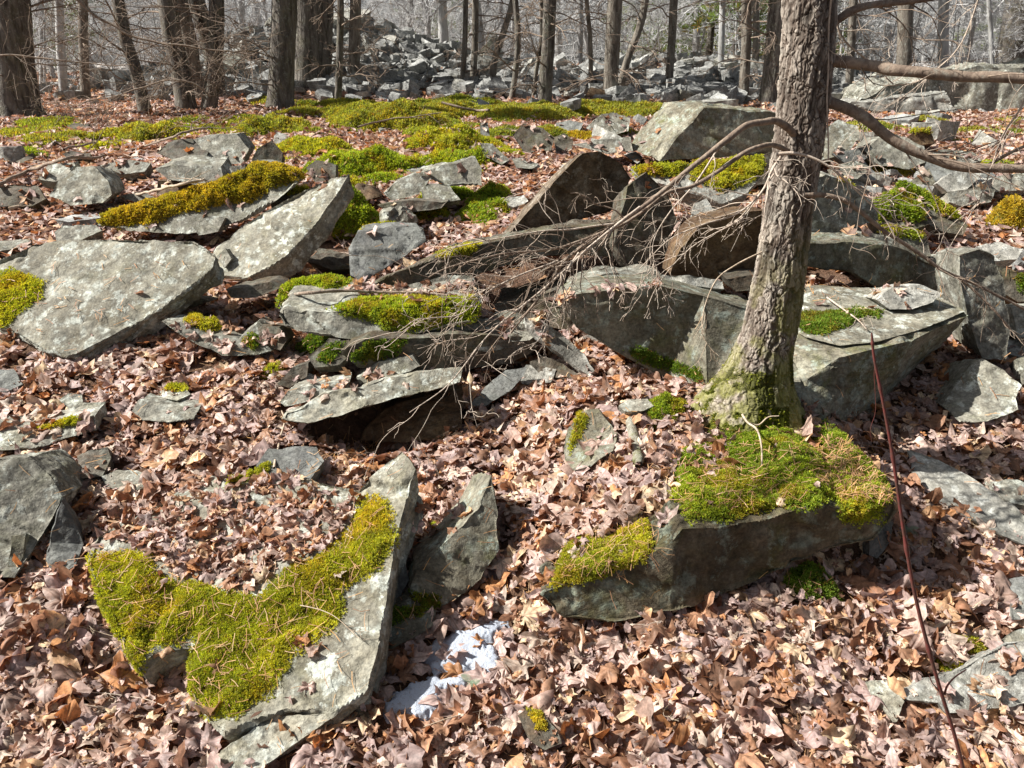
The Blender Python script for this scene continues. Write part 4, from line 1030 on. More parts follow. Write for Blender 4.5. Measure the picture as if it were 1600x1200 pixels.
def leaf_tpl(outline, lod, rng):
    P, vein = outline
    if lod == 2:
        P = P[::4]; vein = vein[::4]
    elif lod == 1:
        P = P[::2] if len(P) > 24 else P; vein = vein[:len(P)]
    n = len(P)
    rings = [.36, .7, 1.0] if lod == 0 else ([.5, 1.0] if lod == 1 else [1.0])
    pts = [np.zeros((1, 2))]; ve = [np.ones(1)]
    for r in rings:
        sh = 1 if r == 1 else 1
        Q = P * r
        if r < 1:   # inner rings are rounder
            rad = np.linalg.norm(P, axis=1, keepdims=True)
            Q = P / rad * (r * (.35 + .65 * rad) * .8)
        pts.append(Q); ve.append(vein)
    V = np.concatenate(pts); ve = np.concatenate(ve)
    V = V * (1 + rng.normal(0, .05, V.shape))
    F = []
    for k in range(n): F.append((0, 1 + k, 1 + (k + 1) % n))
    for q in range(len(rings) - 1):
        a0 = 1 + q * n; b0 = a0 + n
        for k in range(n):
            k2 = (k + 1) % n
            F += [(a0 + k, b0 + k, b0 + k2), (a0 + k, b0 + k2, a0 + k2)]
    F = np.array(F)
    u, v = V[:, 0], V[:, 1]
    z = rng.uniform(-.25, .35) * (u * u + v * v) + .26 * vnoise(np.stack([u * 2.2 + rng.uniform(0, 99), v * 2.2, u * 0], 1), 3)+ .10 * vnoise(np.stack([u * 5 + rng.uniform(0, 99), v * 6, u * 0], 1), 4) - .05 * ve * np.hypot(u, v)
    # roll up round an axis in its plane
    th = rng.uniform(0, math.pi); c, s = math.cos(th), math.sin(th)
    a = u * c + v * s; b = -u * s + v * c
    kap = rng.choice([rng.uniform(.1, .8), rng.uniform(.8, 1.7), rng.uniform(1.7, 3.2)], p=[.50, .34, .16])
    if rng.random() < .35: kap = -kap
    kk = kap * (1 + .3 * b)
    a2 = np.sin(kk * a) / kk; z2 = (1 - np.cos(kk * a)) / kk
    x = a2 * c - b * s - z * np.sin(kk * a) * c; y = a2 * s + b * c - z * np.sin(kk * a) * s
    W = np.stack([x, y, z2 + z * np.cos(kk * a)], 1)
    return W, F, ve, np.stack([u, v, 0 * u], 1)
TPL = {}
for lod, cnt in ((0, 26), (1, 20), (2, 12)):
    TPL[lod] = []
    for k in range(cnt):
        r = np.random.default_rng(100 * lod + k)
        ol = maple() if k % 6 < 4 else (oval() if k % 6 == 4 else oak())
        TPL[lod].append(leaf_tpl(ol, lod, r))
PAL = np.array([(.48, .36, .31), (.44, .33, .30), (.38, .27, .22), (.52, .42, .34), (.36, .20, .12), (.43, .21, .09), (.28, .14, .08), (.20, .11, .07), (.34, .25, .23), (.60, .46, .30), (.48, .30, .17), (.31, .21, .17)])
PAL = np.clip(PAL * 1.06, 0, .8)
PALW = np.array([16, 15, 13, 13, 9, 5, 9, 8, 12, 7, 7, 10.]); PALW /= PALW.sum()
class LeafBag:
    def __init__(s): s.V = []; s.F = []; s.C = []; s.U = []; s.n = 0; s.cnt = 0
    def add(s, P, N, size, lod, rng, flat=.35):
        n = len(P)
        s.cnt += n
        which = rng.integers(0, len(TPL[lod]), n)
        Z = N + rng.normal(0, flat, N.shape); Z /= np.linalg.norm(Z, axis=1)[:, None]
        flip = np.where(rng.random(n) < .4, -1.0, 1.0)[:, None]
        ref = rng.normal(0, 1, N.shape)
        X = np.cross(Z, ref); X /= np.linalg.norm(X, axis=1)[:, None] + 1e-9
        Y = np.cross(Z, X)
        col = PAL[rng.choice(len(PAL), n, p=PALW)] * rng.uniform(.75, 1.2, (n, 1))
        for k in range(len(TPL[lod])):
            m = which == k
            if not m.any(): continue
            W, F, ve, U0 = TPL[lod][k]
            sc = (size[m] if np.ndim(size) else np.full(m.sum(), size))[:, None, None]
            V = P[m][:, None] + sc * (W[None, :, 0:1] * X[m][:, None] + W[None, :, 1:2] * Y[m][:, None] + W[None, :, 2:3] * (Z[m] * flip[m])[:, None])
            c = col[m][:, None] * (1 + .10 * ve[None, :, None]) * rng.uniform(.92, 1.08, (m.sum(), len(W), 1))
            c = np.concatenate([c, np.ones(c.shape[:2] + (1,))], 2)
            nv = len(W); k2 = m.sum()
            s.V.append(V.reshape(-1, 3)); s.C.append(c.reshape(-1, 4)); s.U.append(np.tile(U0, (m.sum(), 1)))
            s.F.append((F[None] + (np.arange(k2) * nv)[:, None, None] + s.n).reshape(-1, 3))
            s.n += k2 * nv
    def make(s, name):
        return np_mesh(name, np.concatenate(s.V), np.concatenate(s.F), [M['leaf']], True, {'col': ('FLOAT_COLOR', np.concatenate(s.C)), 'luv': ('FLOAT_VECTOR', np.concatenate(s.U))})
def tnorm(x, y):
    e = .03
    nx = (h(x - e, y) - h(x + e, y)) / (2 * e); ny = (h(x, y - e) - h(x, y + e)) / (2 * e)
    N = np.stack([nx, ny, np.ones(len(x))], 1)
    return N / np.linalg.norm(N, axis=1)[:, None]
OWN = []
ROCKIDX = set(BVH_KEY.values())
for k_, b_ in enumerate(BVH_F): OWN += [k_] * len(b_)
BARE = {BVH_KEY[k] for k in ('F3', 'F3b', 'M14', 'M14b', 'M20', 'M24', 'M25', 'M26', 'M12', 'M15', 'S1', 'S2', 'M21', 'M22', 'M23', 'M28', 'M29', 'M18a', 'M17a', 'M17b', 'M17c', 'M1', 'U3', 'M13', 'BR2t')}
bvh = BVHTree.FromPolygons(np.concatenate(BVH_V).tolist(), [f for b in BVH_F for f in b])
bag = LeafBag()
DARK = [[(236, 1022), (296, 1010), (300, 1066), (250, 1066)], [(470, 655), (560, 628), (720, 600), (725, 660), (690, 690), (600, 700), (490, 700)], [(470, 385), (550, 372), (560, 428), (500, 425), (440, 445), (420, 430)], [(720, 430), (880, 400), (1060, 370), (1060, 440), (880, 470), (740, 500)], [(850, 470), (900, 455), (900, 500)], [(1260, 420), (1400, 440), (1420, 470), (1260, 440)], [(250, 470), (335, 425), (345, 445), (200, 540), (130, 556)], [(270, 284), (350, 282), (340, 296), (300, 312)]]
def lay_leaves(y0, y1, layers, smin, smax, lod, seed, zmax, xlim=None):
    rng = np.random.default_rng(seed)
    xw = lambda y: .72 * y + 1.5
    area = (xw(y0) + xw(y1)) * (y1 - y0)
    sm = (smin + smax) / 2
    n = int(layers * area / (sm * sm * 1.25))
    y = np.sqrt(rng.random(n) * ((xw(y1)) ** 2 - xw(y0) ** 2) + xw(y0) ** 2); y = (y - 1.5) / .72
    x = rng.uniform(-1, 1, n) * xw(y)
    keep = ~snow_here(x, y)
    qx, qy, w_ = proj(np.stack([x, y, h(x, y)], 1))
    for k_ in ('L10', 'L5', 'L8', 'L6', 'F5', 'F8', 'F6', 'F2', 'F7', 'F7b', 'L4', 'M5', 'M6', 'L3', 'M8', 'X5'): keep &= ~(inpoly(qx, qy + 6, RPOLY[k_]) & (rng.random(n) < .8))
    for p_ in DARK: keep &= ~(inpoly(qx, qy, p_) & (rng.random(n) < .93))
    x, y = x[keep], y[keep]; n = len(x)
    z = h(x, y) + rng.random(n) ** 1.3 * zmax + .008
    bag.add(np.stack([x, y, z], 1), tnorm(x, y), smin + (smax - smin) * rng.beta(1.6, 2.2, n), lod, rng, .155)
    return n
SNOW0 = [[(664, 1022), (690, 1002), (740, 985), (782, 974), (790, 985), (776, 1004), (760, 1010), (778, 1030), (775, 1062), (740, 1052), (700, 1048), (668, 1042)],
        [(598, 1102), (620, 1086), (650, 1072), (690, 1062), (720, 1062), (724, 1082), (690, 1090), (690, 1118), (650, 1130), (622, 1124)]]
SNOW = [[(sum(q[0] for q in p) / len(p) + (a - sum(q[0] for q in p) / len(p)) * 1.15, sum(q[1] for q in p) / len(p) + (b - sum(q[1] for q in p) / len(p)) * 1.15) for a, b in p] for p in SNOW0]
def snow_here(x, y):
    z = h(x, y)
    px, py, w = proj(np.stack([x, y, z], 1))
    r = np.zeros(len(x), bool)
    rr = np.random.default_rng(5).random(len(x)) > .05
    for s_ in SNOW: r |= (sdpoly(px, py, s_) > -6) & (y > .5)
    return r & rr
tot = 0
tot += lay_leaves(1.15, 2.6, 4.0, .036, .108, 0, 1, .024)
tot += lay_leaves(2.6, 4.2, 3.5, .036, .096, 1, 2, .028)
tot += lay_leaves(1.3, 2.6, .22, .075, .105, 0, 22, .034)
tot += lay_leaves(1.15, 3.4, .35, .010, .026, 1, 21, .045)
tot += lay_leaves(4.2, 8.0, 2.6, .045, .070, 2, 3, .04)
tot += lay_leaves(8.0, 15.0, 1.8, .060, .095, 2, 4, .05)
tot += lay_leaves(15.0, 30.0, 0.9, .09, .14, 2, 5, .06)
def leaves_on(poly, n, smin=.030, smax=.055, seed=0, lift=.012, flat=.3, minz=.5):
    """leaves lying on whatever surface shows inside the outline"""
    rng = np.random.default_rng(seed + 900)
    poly = np.asarray(poly, float)
    lo, hi = poly.min(0), poly.max(0)
    px = rng.uniform(lo[0], hi[0], n * 3); py = rng.uniform(lo[1], hi[1], n * 3)
    m = inpoly(px, py, poly); px, py = px[m][:n], py[m][:n]
    D = ray(px, py)
    P, N, S = [], [], []
    for d in D:
        hit = bvh.ray_cast(Vector(CAM), Vector(d).normalized())
        if hit[0] is None: continue
        nn = hit[1] if hit[1].z > 0 else -hit[1]
        if nn.z < minz: continue
        if OWN[hit[2]] in BARE and rng.random() < .88: continue
        if OWN[hit[2]] > 0 and OWN[hit[2]] not in ROCKIDX and rng.random() < .55: continue
        P.append(hit[0] + nn * lift * rng.random()); N.append((nn + Vector((0, 0, .5))).normalized()); S.append(hit[3])
    if not P: return
    P, N, S = np.array(P), np.array(N), np.array(S)
    lod = 0 if S.mean() < 3 else (1 if S.mean() < 4.8 else 2)
    bag.add(P, N, rng.uniform(smin, smax, len(P)), lod, rng, flat)
leaves_on([(150, 838), (330, 742), (480, 745), (560, 762), (560, 800), (520, 850), (440, 885), (400, 918), (330, 908), (250, 880), (205, 845)], 420, seed=1)
leaves_on([(240, 850), (470, 900), (560, 850), (500, 1080), (330, 1080), (200, 1000)], 16, seed=2)
leaves_on([(640, 780), (740, 780), (720, 850), (650, 890)], 60, seed=3)
leaves_on([(850, 800), (1040, 800), (1060, 830), (900, 900), (850, 915)], 45, seed=4)
leaves_on([(1060, 690), (1400, 680), (1380, 780), (1080, 790)], 26, seed=5, smin=.02, smax=.04)
leaves_on([(440, 590), (700, 575), (640, 605), (480, 630)], 40, seed=6, smin=.025, smax=.045)
leaves_on([(520, 440), (740, 440), (740, 475), (560, 470)], 90, seed=7)
leaves_on([(500, 330), (800, 300), (800, 385), (560, 372)], 150, seed=8)
leaves_on([(840, 470), (1020, 440), (1040, 450), (900, 470)], 60, seed=9)
leaves_on([(1240, 440), (1420, 440), (1420, 500), (1240, 500)], 60, seed=10, smin=.025, smax=.045)
leaves_on([(150, 350), (470, 260), (480, 300), (200, 365)], 25, seed=11)
leaves_on([(480, 170), (1050, 160), (1050, 260), (480, 300)], 420, seed=12, smin=.04, smax=.07)
leaves_on([(0, 190), (480, 180), (480, 260), (0, 340)], 260, seed=13, smin=.04, smax=.07)
leaves_on([(1300, 180), (1600, 180), (1600, 320), (1300, 380)], 300, seed=14, smin=.04, smax=.065)
leaves_on([(990, 250), (1190, 245), (1180, 420), (1000, 420)], 90, seed=15, smin=.035, smax=.06)
leaves_on([(60, 380), (330, 375), (340, 420), (120, 555), (30, 510)], 10, seed=16, smin=.02, smax=.04)
leaves_on([(250, 495), (450, 495), (440, 550), (280, 540)], 45, seed=17)
leaves_on([(760, 480), (860, 480), (860, 540), (760, 530)], 40, seed=18)
leaves_on([(0, 650), (150, 640), (150, 670), (0, 690)], 30, seed=19)
leaves_on([(1400, 1010), (1600, 980), (1600, 1080), (1420, 1090)], 12, seed=20)
tag(link('fallen_leaves', bag.make('fallen_leaves')), 'thick litter of curled pinkish brown maple leaves', 'leaves', kind='stuff')
print('LEAVES', tot, bag.cnt, 'verts', bag.n)
# pine needles
def needles(poly, n, seed, ln=.048, spread=.5, lift=.012):
    rng = np.random.default_rng(seed + 300)
    poly = np.asarray(poly, float); lo, hi = poly.min(0), poly.max(0)
    px = rng.uniform(lo[0], hi[0], n * 2); py = rng.uniform(lo[1], hi[1], n * 2)
    m = inpoly(px, py, poly); px, py = px[m][:n], py[m][:n]
    V, F, C = [], [], []
    k0 = 0
    for d in ray(px, py):
        hit = bvh.ray_cast(Vector(CAM), Vector(d).normalized())
        if hit[0] is None: continue
        if (OWN[hit[2]] in ROCKIDX) and rng.random() < .8: continue
        nn = hit[1] if hit[1].z > 0 else -hit[1]
        if nn.z < .35: continue
        a = nn.cross(Vector(rng.normal(0, 1, 3))).normalized()
        a = (a + nn * rng.normal(.05, .18)).normalized()
        b = a.cross(nn).normalized() * max(.0007, hit[3] * .00035)
        P = hit[0] + nn * (lift * rng.random() + .004)
        L = ln * rng.uniform(.6, 1.4)
        bend = b.normalized() * L * rng.normal(0, .06)
        p = [P - a * L / 2, P + bend, P + a * L / 2]
        c = np.array([(.42, .24, .12), (.50, .33, .18), (.33, .17, .09), (.46, .26, .10)])[rng.integers(0, 4)] * rng.uniform(.7, 1.15)
        for q in p: V += [q + b, q - b]
        F += [(k0, k0 + 1, k0 + 3, k0 + 2), (k0 + 2, k0 + 3, k0 + 5, k0 + 4)]
        C += [(*c, 1)] * 6; k0 += 6
    return np.array([tuple(v) for v in V]), np.array(F), np.array(C)
NV, NF, NC, nk = [], [], [], 0
for poly, n, sd_ in [([(0, 640), (1600, 640), (1600, 1200), (0, 1200)], 2600, 1), ([(0, 300), (1600, 300), (1600, 640), (0, 640)], 1100, 2), ([(1270, 690), (1390, 690), (1400, 780), (1310, 780), (1260, 740)], 700, 3),
                    ([(140, 860), (600, 800), (560, 900), (330, 1120), (160, 960)], 380, 4), ([(1040, 690), (1260, 690), (1240, 790), (1060, 800)], 350, 5), ([(480, 700), (600, 690), (560, 760), (470, 760)], 350, 6),
                    ([(1240, 440), (1420, 440), (1400, 480), (1240, 470)], 160, 7), ([(60, 400), (300, 400), (200, 500), (60, 520)], 160, 8), ([(1360, 760), (1480, 780), (1500, 860), (1400, 850)], 350, 9), ([(880, 820), (1060, 820), (1040, 900), (860, 920)], 250, 10)]:
    v, f, c = needles(poly, n, sd_)
    NV.append(v); NF.append(f + nk); NC.append(c); nk += len(v)
tag(link('pine_needles', np_mesh('pine_needles', np.concatenate(NV), np.concatenate(NF), [M['needle']], False, {'col': ('FLOAT_COLOR', np.concatenate(NC))})), 'scattered russet pine needles lying over leaves and moss', 'pine needles', kind='stuff')
# ---------------------------------------------------------------- the foreground tree
def bark_mesh(name, path, rad, loc, ns, nl, amp, cw, chh, cols, moss=None, seed=0, flare=None):
    P = spline(path, nl); R = spline(np.stack([rad, rad, rad], 1), nl)[:, 0]
    T = np.gradient(P, axis=0); T /= np.linalg.norm(T, axis=1)[:, None]
    A = np.cross(T, np.array([0, 1.0, 0])); A /= np.linalg.norm(A, axis=1)[:, None]
    B = np.cross(A, T)
    th = np.arange(ns) * 2 * math.pi / ns
    dirs = np.cos(th)[None, :, None] * A[:, None] + np.sin(th)[None, :, None] * B[:, None]
    rr = R[:, None] * np.ones(ns)[None]
    if flare is not None: rr = rr * flare(P[:, 2][:, None], th[None, :])
    rr = rr * (1 + .05 * vnoise(np.stack([np.cos(th)[None, :].repeat(nl, 0).ravel() * 1.2, np.sin(th)[None, :].repeat(nl, 0).ravel() * 1.2, (P[:, 2][:, None] * 3 + 0 * th[None]).ravel()], 1), seed + 1).reshape(nl, ns))
    V = (P[:, None] + rr[:, :, None] * dirs).reshape(-1, 3)
    q = V.copy(); q[:, 2] *= 1.0
    warp = np.stack([fbm(V * 26, seed + 2, 3), fbm(V * 26 + 9, seed + 3, 3), fbm(V * 18 + 5, seed + 4, 3)], 1)
    q = V * np.array([1 / cw, 1 / cw, 1 / chh]) + warp * 1.1
    d1, d2, cid, oz = voronoi(q, seed + 5)
    plate = sstep(.02, .16, d2 - d1)
    q2 = V * np.array([2.3 / cw, 2.3 / cw, 2.6 / chh]) + warp * 1.5
    e1, e2, cid2, oz2 = voronoi(q2, seed + 9)
    pl2 = sstep(.0, .14, e2 - e1)
    fib = fbm(V * np.array([110, 110, 14.0]), seed + 12, 4)
    fur = sstep(.30, .02, np.abs(fbm(V * np.array([26, 26, 6.5]) + warp * .3, seed + 15, 3)))
    D = amp * (.55 * plate + .55 * plate * (cid - .4) + .45 * pl2 * (cid2 - .2) - .45 * oz2 * pl2 + .35 * fib - .75 * fur - .35)
    V = V + dirs.reshape(-1, 3) * D[:, None]
    m_ = np.clip(plate * (.35 + .65 * pl2) * (1 - .8 * fur) + .25 * fib, 0, 1)
    c = np.array(cols[1])[None] + (np.array(cols[0]) - np.array(cols[1]))[None] * m_[:, None]
    c = c * (1 + .45 * (cid2 - .5) + .3 * fib)[:, None]
    grey = sstep(.05, .4, fbm(V * 14, seed + 20, 4))[:, None]
    c = c * (1 - .4 * grey) + np.array([.36, .345, .30]) * .4 * grey * m_[:, None]
    if moss is not None:
        m = moss(V, th[None, :].repeat(nl, 0).ravel())[:, None]
        c = c * (1 - m) + m * (np.array([.17, .175, .035]) * (1 + .5 * fib[:, None]))
    i = np.arange(nl - 1)[:, None] * ns; j = np.arange(ns)[None]; jn = (j + 1) % ns
    F = np.stack([i + j, i + jn, i + ns + jn, i + ns + j], -1).reshape(-1, 4)
    me = np_mesh(name, V - loc, F, [M['bark']], True, {'col': ('FLOAT_COLOR', np.concatenate([np.clip(c, .01, 1), np.ones((len(c), 1))], 1))})
    return me, V, F
t = NT('flaking_bark')
c = t.n('Attribute', attribute_name='col').outputs['Color']
geo = t.n('NewGeometry')
mp = t.n('Mapping'); mp.inputs['Scale'].default_value = (1, 1, .3); t.l(geo.outputs['Position'], mp.inputs[0])
nz = t.noise(mp.outputs[0], 160.0, 5, .65)
M['bark'] = t.bsdf(t.mix(.7, c, t.ramp(nz, [(.3, .6), (.7, 1.35)]), 'MULTIPLY'), .85, nz, .6, .003, .2)
YT = ground(1150, 655)[0, 1] + .03
tp = [(1150, 700, 66), (1154, 672, 60), (1160, 645, 54), (1172, 610, 49), (1186, 570, 45), (1201, 520, 41), (1213, 460, 38), (1223, 400, 36.5), (1232, 330, 36), (1241, 270, 36), (1249, 210, 36), (1256, 150, 36), (1261, 90, 36), (1264, 30, 35), (1266, -40, 35)]
path, rad = [], []
for px_, py_, hw in tp:
    p = at(px_, py_, y=YT); path.append(p)
    rad.append(hw / FPX * (np.linalg.norm(p - CAM) * .935))
d_ = path[-1] - path[-2]; d_ /= np.linalg.norm(d_)
for k in range(1, 6):
    path.append(path[-1] + np.array([d_[0] * .7, 0, 1]) * .9); rad.append(rad[-1] * .86)
TZ = path[2][2]
TLOC = np.array([path[2][0], YT, h(path[2][0], YT)[0]])
def tflare(z, th):
    k = np.clip((TLOC[2] + .34 - z) / .32, 0, 1.2) ** 2
    lobes = .15 + 1.05 * np.clip(np.cos(th - math.pi), 0, 1) ** 3 + .45 * np.clip(np.cos(th + 1.3), 0, 1) ** 5 + .35 * np.clip(np.cos(th - .2), 0, 1) ** 6 + .2 * np.clip(np.cos(th + 2.3), 0, 1) ** 8
    return 1 + k * lobes
def tmoss(V, th):
    z = V[:, 2] - TLOC[2] - .08
    side = .5 - .5 * np.cos(th)
    n_ = fbm(V * 12, 77, 4)
    a = sstep(.75, -.05, z + .25 * n_ - .25 * side) * sstep(-.25, .2, n_ + .35 * side + .25 * sstep(.2, -.05, z))
    return np.clip(a, 0, 1) * .72
tree = bpy.data.objects.new('tree', None); COL.objects.link(tree); tree.location = TLOC
tag(tree, 'bent living tree with flaking bark standing on the mossy block in the foreground', 'tree')
me, TV, TF = bark_mesh('trunk', path, rad, TLOC, 300, 1100, .0060, .019, .10, ((.335, .295, .25), (.09, .068, .053)), tmoss, 3, tflare)
link('trunk', me, tree)
# moss climbing the roots
pm = tmoss(TV, np.tile(np.arange(300) * 2 * math.pi / 300, 1100)); zr = TV[:, 2] - TLOC[2] - .04
Ff = np.concatenate([TF[:, [0, 1, 2]], TF[:, [0, 2, 3]]])
kp = (pm[Ff].min(1) > .45) & (zr[Ff].max(1) < .22) & (vnoise(TV * 16, 5)[Ff[:, 0]] > -.15)
used, inv = np.unique(Ff[kp], return_inverse=True)
rng = np.random.default_rng(4)
moss_part(tree, TLOC, TV[used], inv.reshape(-1, 3), .007, YG, 9000, rng, droop=.2)
def pxpath(pts, y0, y1=None):
    """points px, row, spread from distance y0 to y1"""
    n = len(pts); y1 = y0 if y1 is None else y1
    return [at(p[0], p[1], y=(p[2] if len(p) > 2 else y0 + (y1 - y0) * k / (n - 1))) for k, p in enumerate(pts)]
def wiggle(P, a, rng, f=9.0):
    P = np.asarray(P, float)
    s = rng.uniform(0, 99)
    return P + a * np.stack([vnoise(P * f + s, 1), vnoise(P * f + s, 2), vnoise(P * f + s, 3)], 1)
def grow(acc, p, d, L, r, lev, rng, droop=.15, wig=.25, kids=5, sides=(5, 4, 3, 3), spread=.9, up=0.0, minr=.0006, kl=.55):
    n = max(5, int(7 - lev))
    P = [np.array(p)]; d = nrm(d)
    dirs = [d]
    for k in range(n):
        d = nrm(d + rng.normal(0, wig, 3) + np.array([0, 0, -droop * (k / n) * 1.5 + up]))
        P.append(P[-1] + d * L / n); dirs.append(d)
    P = np.array(P); R = np.maximum(np.linspace(r, r * .3, len(P)), minr)
    acc.tube(spline(P, n * 2), np.interp(np.linspace(0, 1, n * 2), np.linspace(0, 1, len(R)), R), sides[min(lev, 3)])
    if lev >= len(kids) if isinstance(kids, (list, tuple)) else lev > 2: return
    kc = kids[lev] if isinstance(kids, (list, tuple)) else kids
    for q in range(kc):
        f = rng.uniform(.15, .97)
        i = int(f * n); pp = P[i] + (P[min(i + 1, n)] - P[i]) * (f * n - i)
        dd = dirs[i]
        side = np.cross(dd, rng.normal(0, 1, 3)); side /= np.linalg.norm(side) + 1e-9
        nd = nrm(dd + side * spread * rng.uniform(.6, 1.5))
        grow(acc, pp, nd, L * kl * rng.uniform(.5, 1.3) * (1.15 - .5 * f), r * .5, lev + 1, rng, droop, wig, kids, sides, spread, up, minr, kl)
def limb(pts, r0, r1, y0, y1=None, mat='limb', name='branch', parent=tree, loc=TLOC, twigs=0, rng=None, tl=.25, droop=.25, label=None, kn=True, tk=(3, 2), t0=.1, minr=.0008):
    """a branch along picture points, radii in metres, with side twigs"""
    rng = rng or np.random.default_rng(int(abs(pts[0][0] * 3 + pts[0][1])))
    P = spline(pxpath(pts, y0, y1), 14 * len(pts))
    P = wiggle(P, .006, rng, 7)
    R = np.linspace(r0, r1, len(P))
    if kn: R = R * (1 + .09 * vnoise(P * 25, 4) + .14 * np.clip(vnoise(P * 9, 8) - .45, 0, 1))
    acc = Acc(); acc.tube(P, R, 10 if r0 > .004 else 6)
    for k in range(twigs):
        f = rng.uniform(t0, .99); i = int(f * (len(P) - 2))
        dd = nrm(P[i + 1] - P[i]); s = np.cross(dd, rng.normal(0, 1, 3)); s /= np.linalg.norm(s)
        grow(acc, P[i], nrm(dd * .9 + s * rng.uniform(.2, .8)), tl * rng.uniform(.4, 1.3), max(min(R[i] * .6, .0026), .0013) * rng.uniform(.7, 1.2), 1, rng, droop, .26, [0, max(1, tk[0] - 1), max(1, tk[1] - 1)], minr=minr)
    o = link(name, acc.mesh(name, [M[mat]], loc), parent)
    if label: o['label'] = label
    return o
Y = YT
limb([(1292, 96), (1330, 97), (1370, 102), (1400, 110), (1450, 116), (1510, 121), (1560, 121), (1640, 126), (1760, 130)], .020, .0155, Y, Y - .25, twigs=6, tl=.35, droop=-.1)
limb([(1290, 160), (1320, 170), (1350, 186), (1385, 212), (1425, 236), (1470, 252), (1510, 260), (1560, 262), (1620, 266), (1700, 280)], .0205, .013, Y, Y - .2, twigs=10, tl=.45, droop=.2)
limb([(1540, 262), (1570, 245), (1610, 225), (1680, 200)], .006, .004, Y - .12, Y - .2, twigs=3)
limb([(1288, 44), (1305, 32), (1330, 16), (1365, 6), (1420, 0), (1500, -12)], .014, .010, Y, Y, twigs=5, tl=.3)
limb([(1242, 212), (1232, 200), (1215, 190), (1195, 192), (1165, 198), (1130, 224), (1090, 256), (1050, 290), (1000, 325), (960, 352), (905, 392), (868, 428), (838, 470), (800, 520)], .0135, .003, Y - .05, Y - .55, twigs=14, tl=.28, t0=.5, tk=(5, 3), mat='limb', droop=.12, label='long dead branch sweeping down to the left')
limb([(1230, 236), (1210, 226), (1190, 228), (1160, 240), (1120, 268), (1080, 292), (1040, 304), (980, 345), (930, 370), (880, 385), (820, 392), (770, 400), (700, 420), (660, 440)], .009, .0016, Y - .06, Y - .6, mat='limb', twigs=15, tl=.26, t0=.5, tk=(4, 3), droop=.1)
limb([(1000, 325), (950, 362), (900, 405), (850, 452), (800, 492), (752, 538), (700, 600), (640, 645)], .0045, .0012, Y - .38, Y - .75, mat='twig', twigs=14, tl=.22, tk=(4, 2), droop=.15)
limb([(905, 392), (880, 430), (862, 480), (850, 520), (830, 545)], .0035, .001, Y - .47, Y - .65, mat='twig', twigs=10, tl=.2, tk=(4, 2), droop=.25)
limb([(868, 405), (820, 425), (770, 452), (720, 490), (660, 500), (600, 535)], .003, .001, Y - .5, Y - .75, mat='twig', twigs=14, tl=.2, tk=(4, 2), droop=.12)
limb([(960, 352), (900, 360), (850, 362), (790, 372), (720, 385), (680, 400)], .003, .001, Y - .4, Y - .55, mat='twig', twigs=10, tl=.2, tk=(3, 2), droop=.3)
limb([(1130, 224), (1090, 285), (1050, 330), (1020, 380), (1030, 430)], .003, .0009, Y - .2, Y - .35, mat='twig', twigs=14, tl=.2, tk=(4, 2), droop=.2)
limb([(1225, 240), (1208, 262), (1190, 300), (1150, 335), (1100, 352), (1050, 372), (1000, 420)], .005, .0012, Y - .08, Y - .3, mat='twig', twigs=14, tl=.2, tk=(4, 2), droop=.15)
limb([(1210, 270), (1180, 310), (1150, 345), (1080, 385), (1030, 440), (1010, 480)], .003, .0009, Y - .1, Y - .3, mat='twig', twigs=14, tl=.16, tk=(3, 2), droop=.2)
limb([(1215, 240), (1240, 238), (1270, 245), (1300, 262), (1340, 300), (1380, 340), (1400, 372)], .006, .0015, Y - .12, Y - .2, mat='twig', twigs=14, tl=.2, tk=(3, 2), t0=.4)
limb([(1256, 303), (1290, 304), (1320, 312), (1345, 330), (1380, 360), (1430, 392), (1470, 420), (1505, 436), (1545, 455), (1600, 482), (1660, 520)], .0095, .0035, Y - .08, Y - .1, twigs=16, tl=.16, t0=.35, label='thin dead branch slanting down to the right')
limb([(1500, 434), (1540, 470), (1570, 500), (1620, 560)], .005, .003, Y - .1, Y - .15, twigs=6, tl=.14)
limb([(1190, 395), (1150, 415), (1118, 440), (1100, 480), (1098, 520), (1112, 545), (1124, 556)], .0032, .0008, Y - .09, Y - .2, mat='paletwig', twigs=5, tl=.1)
limb([(1300, -40), (1298, 60), (1292, 150), (1294, 240), (1290, 250)], .0035, .002, Y - .07, Y - .07, mat='twig', twigs=3)
limb([(1312, -40), (1305, 20), (1320, 60), (1360, 95), (1395, 130)], .005, .002, Y + .15, Y + .2, mat='twig', twigs=6, tl=.2)
limb([(1540, -40), (1505, 60), (1460, 110), (1400, 160), (1330, 200)], .003, .001, Y + .2, Y + .3, mat='twig', twigs=14, tl=.3, t0=.0)
limb([(1630, 60), (1600, 160), (1570, 210), (1540, 290), (1500, 360), (1470, 420)], .0035, .001, Y - .2, Y - .1, mat='twig', twigs=14, tl=.2, t0=.1)
# bleached twig hanging from the root over the moss
bt = Acc(); P_ = pxpath([(1160, 648), (1168, 660), (1183, 672), (1190, 700), (1189, 740), (1180, 780), (1160, 820), (1138, 852)], YT - .20, YT - .62)
bt.tube(spline(P_, 60), np.linspace(.0042, .0014, 60) * (1 + .15 * vnoise(spline(P_, 60) * 40, 2)), 8)
P2_ = pxpath([(1168, 660), (1185, 664), (1200, 652), (1217, 650)], YT - .2, YT - .2); bt.tube(spline(P2_, 20), np.linspace(.0035, .002, 20), 6)
P3_ = pxpath([(1172, 800), (1178, 815), (1178, 835)], YT - .52, YT - .55); bt.tube(spline(P3_, 10), np.linspace(.001, .0008, 10), 4)
o = link('fallen_twig', bt.mesh('fallen_twig', [M['paletwig']], P_[0]), None, P_[0]); tag(o, 'pale bare twig curving down over the moss in front of the trunk', 'twig')
